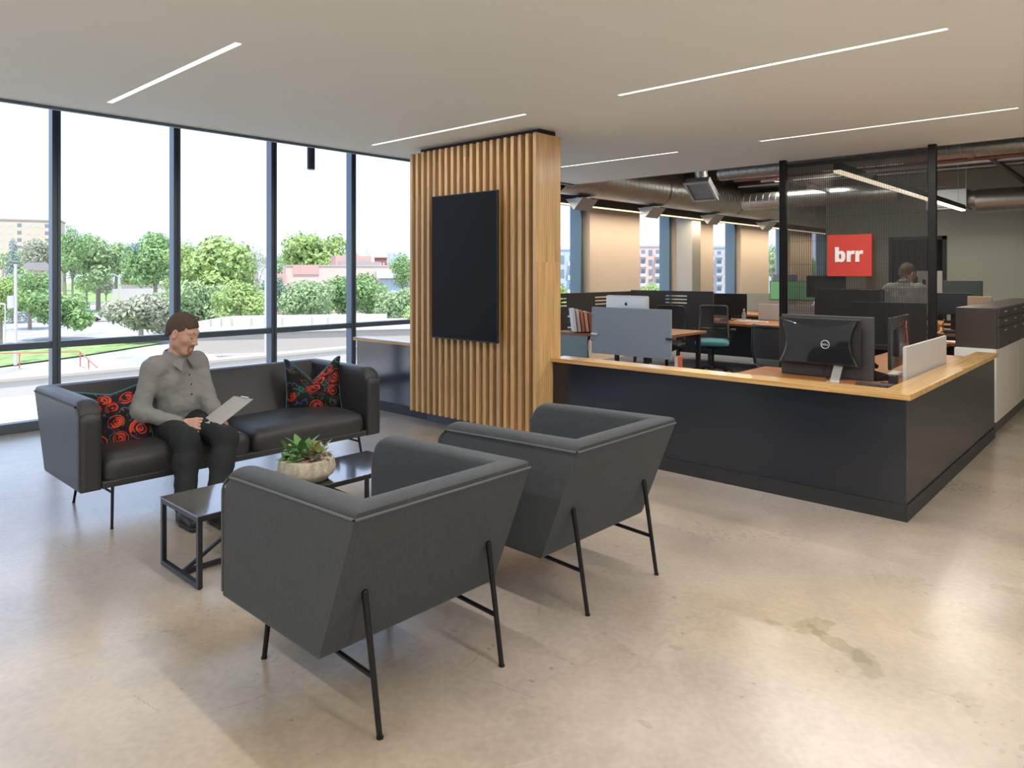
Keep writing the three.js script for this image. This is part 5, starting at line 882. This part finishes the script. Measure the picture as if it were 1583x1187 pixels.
function handBones(mirror, curl, spread = 1, thumb = [0.6, -0.5, 0.65]) {   // wrist at 0, x to the fingers, y the back of the hand, z to the thumb
  const B = [[V(-0.03, 0, 0), V(0.01, 0, 0), 0.026, 0.025]]; for (const z of [-0.026, -0.01, 0.008, 0.026]) B.push([V(0.012, 0, z * 0.7), V(0.078, 0, z), 0.0165, 0.0125]);
  const L = [[0.032, 0.021, 0.018], [0.04, 0.026, 0.02], [0.044, 0.029, 0.02], [0.04, 0.025, 0.02]];
  [-0.031, -0.0105, 0.0105, 0.031].forEach((z, i) => { let p = V(0.08, 0, z), a = 0; L[i].forEach((l, k) => { a += curl[i][k]; const n = V(p.x + Math.cos(a) * l, p.y - Math.sin(a) * l, p.z + (k === 0 ? (i - 1.5) * 0.004 * spread : 0)); B.push([p, n, 0.0098 - k * 0.0008, 0.0092 - k * 0.001]); p = n; }); });
  const t = V(...thumb).normalize(), t2 = V(1, thumb[1] * 0.6, 0.15).normalize(); let p = V(0.02, -0.006, 0.026), n = p.clone().addScaledVector(t, 0.045); B.push([p, n, 0.016, 0.0115]); p = n; n = p.clone().addScaledVector(t2, 0.032); B.push([p, n, 0.0108, 0.0098]); p = n; n = p.clone().addScaledVector(t2, 0.022); B.push([p, n, 0.0098, 0.0085]);
  if (mirror) for (const b of B) { b[0] = b[0].clone(); b[1] = b[1].clone(); b[0].z *= -1; b[1].z *= -1; } return B;
}
function person(label, J, o) {
  const t = thing('person', label, 'person', o.at, o.turn ?? 0), geos = [];
  const b2 = (a, b, ra, rb) => [a, b, ra, rb];
  const mid = (a, b, f) => a.clone().lerp(b, f);
  const hipC = mid(J.hipR, J.hipL, 0.5), shC = mid(J.shR, J.shL, 0.5), fw = o.forward, belly = mid(hipC, shC, 0.35).addScaledVector(fw, 0.02), chest = mid(hipC, shC, 0.74).addScaledVector(fw, 0.01);
  const torso = [b2(mid(hipC, J.hipR, 0.7), mid(hipC, J.hipL, 0.7), 0.115, 0.115), b2(mid(hipC, belly, 0.5), belly, 0.12, 0.125), b2(belly.clone().addScaledVector(J.shR.clone().sub(shC), 0.2), chest.clone().addScaledVector(J.shR.clone().sub(shC), 0.45), 0.105, 0.1), b2(belly.clone().addScaledVector(J.shL.clone().sub(shC), 0.2), chest.clone().addScaledVector(J.shL.clone().sub(shC), 0.45), 0.105, 0.1), b2(mid(shC, J.shR, 0.8), mid(shC, J.shL, 0.8), 0.062, 0.062), b2(mid(shC, J.neck, 0.3), J.neck, 0.075, 0.058), b2(J.shR, J.neck, 0.056, 0.045), b2(J.shL, J.neck, 0.056, 0.045)];
  const arms = ['R', 'L'].flatMap((s) => [b2(J['sh' + s], J['el' + s], 0.058, 0.045), b2(J['el' + s], J['wr' + s], 0.045, 0.03)]);
  const legs = ['R', 'L'].flatMap((s) => [b2(J['hip' + s], J['kn' + s], 0.096, 0.066), b2(J['kn' + s], mid(J['kn' + s], J['an' + s], 0.35), 0.064, 0.062), b2(mid(J['kn' + s], J['an' + s], 0.35), J['an' + s], 0.062, 0.042)]);
  const neck = [b2(J.neck, J.head.clone().addScaledVector(V(0, 1, 0), -0.03).addScaledVector(fw, -0.015), 0.058, 0.054)];
  const skinBones = [...torso.map(([a, b, x, y]) => [a, b, x - 0.012, y - 0.012]), ...arms.map(([a, b, x, y]) => [a, b, x - 0.009, y - 0.005]), ...legs.map(([a, b, x, y]) => [a, b, x - 0.014, y - 0.012]), ...neck];
  let bb = boundsOf(skinBones, 0.03); geos.push(surfaceNets(bonesField(skinBones, 0.04), bb.min, bb.max, 0.012));
  // head
  const inv = new THREE.Quaternion().setFromEuler(new THREE.Euler(o.headRoll ?? 0, o.headYaw, o.headPitch, 'YZX')).invert(), hq = inv.clone().invert(), q = V(0, 0, 0), S = o.headScale ?? 1;
  const loc = (p) => q.copy(p).sub(J.head).applyQuaternion(inv).divideScalar(S);
  const box = (r) => [J.head.clone().addScalar(-r), J.head.clone().addScalar(r)];
  geos.push(surfaceNets((p) => { const l = loc(p), hd = headField(l.x, l.y, l.z) * S; return smin(hd, cone(p, neck[0][0], neck[0][1], 0.058, 0.054), 0.02); }, ...box(0.165), o.fine));
  for (const s of ['R', 'L']) {
    const h = o['hand' + s], B = handBones(h.mirror, h.curl, 1, h.thumb), m = new THREE.Matrix4().makeBasis(h.x, h.y, h.x.clone().cross(h.y)).setPosition(J['wr' + s]);
    const WB = B.map(([a, b, x, y]) => [a.clone().applyMatrix4(m), b.clone().applyMatrix4(m), x, y]), w = boundsOf(WB, 0.012); geos.push(surfaceNets(bonesField(WB, 0.008), w.min, w.max, o.fine));
  }
  const body = mesh('body', join(geos.map((g) => g)), M(o.skin ?? lin(0.6, 0.36, 0.28), 0.55, 0, { sheen: 0.2, sheenColor: lin(0.5, 0.2, 0.15) }), t);
  // hair, brows, beard
  const lx = (fn, r, cell) => surfaceNets((p) => { const l = loc(p); return fn(l.x, l.y, l.z) * S; }, ...box(r), cell);
  mesh('hair', lx((x, y, z) => { const n = noise.noise(x * 90, y * 90, z * 90) * 0.003, cap = Math.min(ell(x, y, z, -0.014, 0.036, 0, 0.107, 0.107, 0.083), ell(x, y, z, -0.045, -0.02, 0, 0.066, 0.08, 0.068)) + n; const edge = Math.max((0.012 + 0.72 * x) - y + n * 2, -0.045 - y, x - (0.042 + Math.max(0, 0.062 - Math.abs(z)) * 2.2)); return Math.max(cap, edge); }, 0.16, o.fine), M(o.hair, 0.85), t);
  const place = (g) => { g.scale(S, S, S); g.applyQuaternion(hq); g.translate(J.head.x, J.head.y, J.head.z); return g; };
  for (const s of [-1, 1]) { mesh('eyebrow', place(tube([[0.093, 0.036, s * 0.012], [0.09, 0.041, s * 0.03], [0.078, 0.036, s * 0.047]], 0.0032, 10)), M(o.hair, 0.9), t); mesh('eyelash', place(tube([[0.0905, 0.003, s * 0.02], [0.0915, 0.001, s * 0.031], [0.085, 0.003, s * 0.042]], 0.0016, 10)), M(lin(0.05, 0.03, 0.025), 0.9), t); }
  if (o.beard) mesh('beard', lx((x, y, z) => { const n = noise.noise(x * 200, y * 200, z * 200) * 0.0015, hf = headField(x, y, z) - 0.0035 + n; const chin = Math.max(Math.hypot(x - 0.075, (y + 0.1) * 0.9, z) - 0.029, y + 0.08), mous = Math.max(Math.abs(y + 0.053) - 0.006, Math.abs(z) - 0.028, 0.07 - x), sides = Math.max(Math.abs(Math.abs(z) - 0.027) - 0.005, Math.abs(y + 0.07) - 0.024, 0.066 - x); return Math.max(hf, Math.min(chin, mous, sides)); }, 0.16, o.fine), M(o.beard, 0.9), t);
  // shirt
  const sleeves = ['R', 'L'].flatMap((s) => { const a = J['sh' + s], e = J['el' + s], w = o.shortSleeve ? null : J['wr' + s]; return w ? [b2(a, e, 0.068, 0.057), b2(e, mid(e, w, 0.93), 0.056, 0.04)] : [b2(a, mid(a, e, 0.75), 0.078, 0.072)]; });
  const shirtB = [...[...torso.slice(0, 5), ...torso.slice(6)].map(([a, b, x, y]) => [a, b, x + 0.008, y + 0.008]), ...sleeves, b2(mid(shC, J.neck, 0.3), J.neck.clone().addScaledVector(V(0, 1, 0), -0.035), 0.088, 0.06)];
  const sf = bonesField(shirtB, 0.045), low = hipC.y - (o.seated ? 0.085 : 0.07);
  bb = boundsOf(shirtB, 0.03); mesh('shirt', surfaceNets((p) => Math.max(sf(p) + 0.008 * noise.noise(p.x * 13 + p.y * 5, p.y * 10, p.z * 13) + 0.009 * (Math.abs(noise.noise(p.x * 12 + p.y * 9 + 9, p.y * 20 - p.x * 8, p.z * 12)) - 0.2), low - p.y), bb.min, bb.max, o.fine < 0.004 ? 0.0085 : 0.012), o.shirt, t);
  if (!o.shortSleeve) for (const s of ['R', 'L']) { const e = J['el' + s], w = J['wr' + s]; mesh('cuff', rod(mid(e, w, 0.8), mid(e, w, 0.96), 0.043, 0.041, 20), o.shirt, t); }
  // trousers and shoes
  const legB = [...legs.map(([a, b, x, y], i) => [a, b, x + 0.006, y + (i % 3 === 2 ? 0.02 : 0.008)]), b2(J.hipR, J.hipL, 0.115, 0.115)];
  const lf = bonesField(legB, 0.04); bb = boundsOf(legB, 0.03); mesh('trousers', surfaceNets((p) => Math.max(lf(p) + 0.006 * noise.noise(p.x * 12, p.y * 16, p.z * 12) + 0.003 * noise.noise(p.x * 30, p.y * 44, p.z * 30), 0.055 - p.y), bb.min, bb.max, 0.0115), o.trousers, t);
  for (const s of ['R', 'L']) {
    const a = J['an' + s], d = o['toe' + s], h = V(a.x, 0.045, a.z).addScaledVector(d, -0.045), m1 = V(a.x, 0.062, a.z).addScaledVector(d, 0.06), tip = V(a.x, 0.04, a.z).addScaledVector(d, 0.185);
    const B = [b2(h, m1, 0.042, 0.044), b2(m1, tip, 0.046, 0.034), b2(V(a.x, 0.05, a.z), V(a.x, 0.1, a.z), 0.048, 0.046)], ff = bonesField(B, 0.03), w = boundsOf(B, 0.02);
    const shoe = mesh('shoe', surfaceNets((p) => Math.max(ff(p), 0.022 - p.y), w.min, w.max, 0.006), mat.black, t);
    const so = [b2(V(h.x, 0.012, h.z), V(m1.x, 0.012, m1.z), 0.042, 0.047), b2(V(m1.x, 0.012, m1.z), V(tip.x, 0.012, tip.z), 0.047, 0.036)], sw = boundsOf(so, 0.02), sff = bonesField(so, 0.02);
    mesh('sole', surfaceNets((p) => Math.max(sff(p), p.y - 0.026, 0.001 - p.y), sw.min, sw.max, 0.006), M(lin(0.03, 0.03, 0.033), 0.7), shoe);
    const lace = []; const side = V(-d.z, 0, d.x); for (let k = 0; k < 4; k++) { const c = V(a.x, 0.112 - k * 0.008, a.z).addScaledVector(d, 0.05 + k * 0.024); lace.push(rod(c.clone().addScaledVector(side, 0.024), c.clone().addScaledVector(side, -0.024).addScaledVector(d, 0.008), 0.003, 0.003, 5)); } mesh('laces', lace, M(lin(0.1, 0.11, 0.12), 0.8), shoe);
  }
  return { t, shC, fw };
}
const rayX = (px, py, X) => { const x = (px - 791.5) / FOCAL, y = (422 - py) / FOCAL, r = V(Math.cos(YAW) * x - Math.sin(YAW), y, -Math.sin(YAW) * x - Math.cos(YAW)); return V(0, EYE, 0).addScaledVector(r, X / r.x); };
{
  const O = V(-5.0, 0, -2.05), L = (x, y, z) => V(x, y, z).sub(O);
  const shirt = M(lin(0.26, 0.26, 0.262), 0.85, 0, { bumpMap: grainTex, bumpScale: 0.0003 });
  const b1 = rayX(313, 651, -4.68), ax0 = V(0.19, 0, -0.03), ay0 = V(0.03, 0.14, -0.27), b2 = b1.clone().add(ax0);
  const J = { hipR: L(-5.02, 0.475, -1.94), hipL: L(-5.08, 0.475, -2.13), shR: L(-4.965, 0.872, -1.862), shL: L(-5.09, 0.872, -2.2), neck: L(-5.02, 0.935, -2.035), head: L(-4.955, 1.092, -2.05), elR: rayX(214, 638, -4.93).sub(O), elL: rayX(326, 628, -4.9).sub(O), wrR: rayX(283, 655, -4.74).sub(O), wrL: rayX(341, 655, -4.63).sub(O), knR: L(-4.5, 0.465, -1.885), knL: L(-4.42, 0.45, -2.1), anR: L(-4.36, 0.1, -1.82), anL: L(-4.26, 0.1, -1.96) };
  const n = (x, y, z) => V(x, y, z).normalize();
  const xR = rayX(323, 653, -4.62).sub(O).sub(J.wrR).normalize(), yR = n(0.35, 0.55, 0.75); yR.addScaledVector(xR, -yR.dot(xR)).normalize();
  const xL = rayX(357, 663, -4.5).sub(O).sub(J.wrL).normalize(), yL = n(0.7, 0.1, -0.7); yL.addScaledVector(xL, -yL.dot(xL)).normalize();
  const P = person('man in a grey shirt sitting on the sofa reading a sheet', J, { at: [O.x, 0, O.z], forward: n(1, 0, -0.36), headYaw: 0.62, headPitch: -0.36, headScale: 1.03, fine: 0.0034, seated: true, hair: lin(0.085, 0.055, 0.042), beard: lin(0.3, 0.15, 0.095), shirt, trousers: M(lin(0.013, 0.017, 0.021), 0.85),
    handR: { x: xR, y: yR, mirror: false, curl: [[0.75, 0.7, 0.4], [0.6, 0.6, 0.4], [0.45, 0.5, 0.3], [0.3, 0.4, 0.3]], thumb: [0.75, 0.05, 0.6] }, handL: { x: xL, y: yL, mirror: true, curl: [[0.9, 1.2, 0.8], [0.85, 1.15, 0.8], [0.8, 1.1, 0.7], [0.7, 1.0, 0.6]], thumb: [0.7, -0.3, 0.6] }, toeR: n(1, 0, 0.12), toeL: n(1, 0, 0.15) });
  // collar, placket and buttons
  const sc = P.shC, f = P.fw, sd = V(-f.z, 0, f.x), up = V(0, 1, 0), A = (a, b, c) => J.neck.clone().addScaledVector(f, a).addScaledVector(up, b).addScaledVector(sd, c);
  for (const s of [-1, 1]) { const pts = [A(-0.07, 0.05, 0.0), A(-0.04, 0.045, s * 0.066), A(0.035, 0.02, s * 0.066), A(0.085, -0.02, s * 0.02), A(0.115, -0.09, s * 0.06), A(0.06, -0.03, s * 0.105), A(-0.03, 0.0, s * 0.1), A(-0.095, 0.005, 0)]; const pos = []; const tri = (a, b, c) => { for (const k of [a, b, c]) pos.push(pts[k].x, pts[k].y, pts[k].z); }; tri(0, 1, 7); tri(1, 6, 7); tri(1, 2, 6); tri(2, 5, 6); tri(2, 3, 5); tri(3, 4, 5); const inner = pts.map((p) => p.clone().addScaledVector(up, -0.006).addScaledVector(sd, -s * 0.004)); const g = new THREE.BufferGeometry(); const half = pos.slice(); const q = pts.slice(); for (let i = 0; i < q.length; i++) pts[i] = inner[i]; tri(0, 7, 1); tri(1, 7, 6); tri(1, 6, 2); tri(2, 6, 5); tri(2, 5, 3); tri(3, 5, 4); g.setAttribute('position', new THREE.Float32BufferAttribute(pos, 3)); g.computeVertexNormals(); mesh('collar', g, shirt, P.t); }
  const hipC = J.hipR.clone().lerp(J.hipL, 0.5), front = (k) => hipC.clone().lerp(sc, k).addScaledVector(f, 0.125 + 0.03 * Math.sin(k * 3.1) - 0.05 * Math.max(0, k - 0.7));
  for (const k of [0.35, 0.52, 0.69, 0.85]) { const b = new THREE.CylinderGeometry(0.0055, 0.0055, 0.004, 12); b.rotateZ(Math.PI / 2); const c = front(k); mesh('button', moved(b, c.x, c.y, c.z), mat.black, P.t); }
  // the sheet he reads
  const up2 = ay0, c0 = b1, c1 = b2, mid = c0.clone().lerp(c1, 0.5), s = thing('document', 'grey sheet on a thin board held by the seated man', 'document', [mid.x, mid.y, mid.z]);
  const ax = c1.clone().sub(c0).normalize(), ay = up2.clone().addScaledVector(ax, -up2.dot(ax)).normalize(), az = ax.clone().cross(ay), W = c0.distanceTo(c1) + 0.02, Hh = 0.285, mtx = new THREE.Matrix4().makeBasis(ax, ay, az);
  const sheet = (w, h, d, oz, m, nm) => { const g = bc(0, h / 2 - 0.01, oz, w, h, d, 0.0006); g.applyMatrix4(mtx); mesh(nm, g, m, s); };
  sheet(W, Hh, 0.003, 0, M(lin(0.4, 0.39, 0.39), 0.7), 'board'); sheet(W - 0.008, Hh - 0.008, 0.001, 0.0022, M(lin(0.46, 0.45, 0.45), 0.8), 'paper');
  { const g = bc(0.02, Hh - 0.012, 0.006, 0.08, 0.012, 0.008, 0.002); g.applyMatrix4(mtx); mesh('clip', g, mat.silver, s); }
}
{
  const n = (x, y, z) => V(x, y, z).normalize();
  const J = { hipR: V(0.09, 0.88, 0), hipL: V(-0.09, 0.88, 0), shR: V(0.178, 1.285, -0.02), shL: V(-0.178, 1.285, -0.02), neck: V(0, 1.36, -0.02), head: V(0.012, 1.485, -0.065), elR: V(0.27, 1.05, 0.0), elL: V(-0.24, 1.04, -0.08), wrR: V(0.29, 0.9, -0.2), wrL: V(-0.18, 0.95, -0.28), knR: V(0.1, 0.48, -0.02), knL: V(-0.1, 0.48, 0.0), anR: V(0.1, 0.09, 0.02), anL: V(-0.1, 0.09, 0.02) };
  const hang = (m) => ({ x: n(0.05, -0.6, -0.8), y: n(m ? -0.8 : 0.8, 0.5, -0.3), mirror: m, curl: [[0.4, 0.4, 0.3], [0.35, 0.4, 0.3], [0.3, 0.35, 0.3], [0.25, 0.3, 0.2]], thumb: [0.6, -0.4, 0.6] }); const hr = hang(false), hl = hang(true); for (const h of [hr, hl]) h.y.addScaledVector(h.x, -h.y.dot(h.x)).normalize();
  const P = person('man in a pale polo shirt standing behind the mesh screen, back turned', J, { at: [-2.44, 0.008, -9.98], turn: -0.12, forward: n(0, 0, -1), headYaw: Math.PI / 2 - 0.35, headPitch: -0.25, fine: 0.005, shortSleeve: true, hair: lin(0.13, 0.09, 0.07), beard: lin(0.2, 0.1, 0.06), shirt: M(lin(0.33, 0.34, 0.36), 0.85), trousers: M(lin(0.1, 0.075, 0.05), 0.85), handR: hr, handL: hl, toeR: n(0.1, 0, -1), toeL: n(-0.1, 0, -1) });
  mesh('collar', moved(flat(new THREE.TorusGeometry(0.066, 0.016, 8, 24).rotateX(Math.PI / 2 - 0.15).scale(1, 1.4, 1)), 0, 1.385, -0.02), M(lin(0.33, 0.34, 0.36), 0.85), P.t);
}
renderer.render(scene, camera);
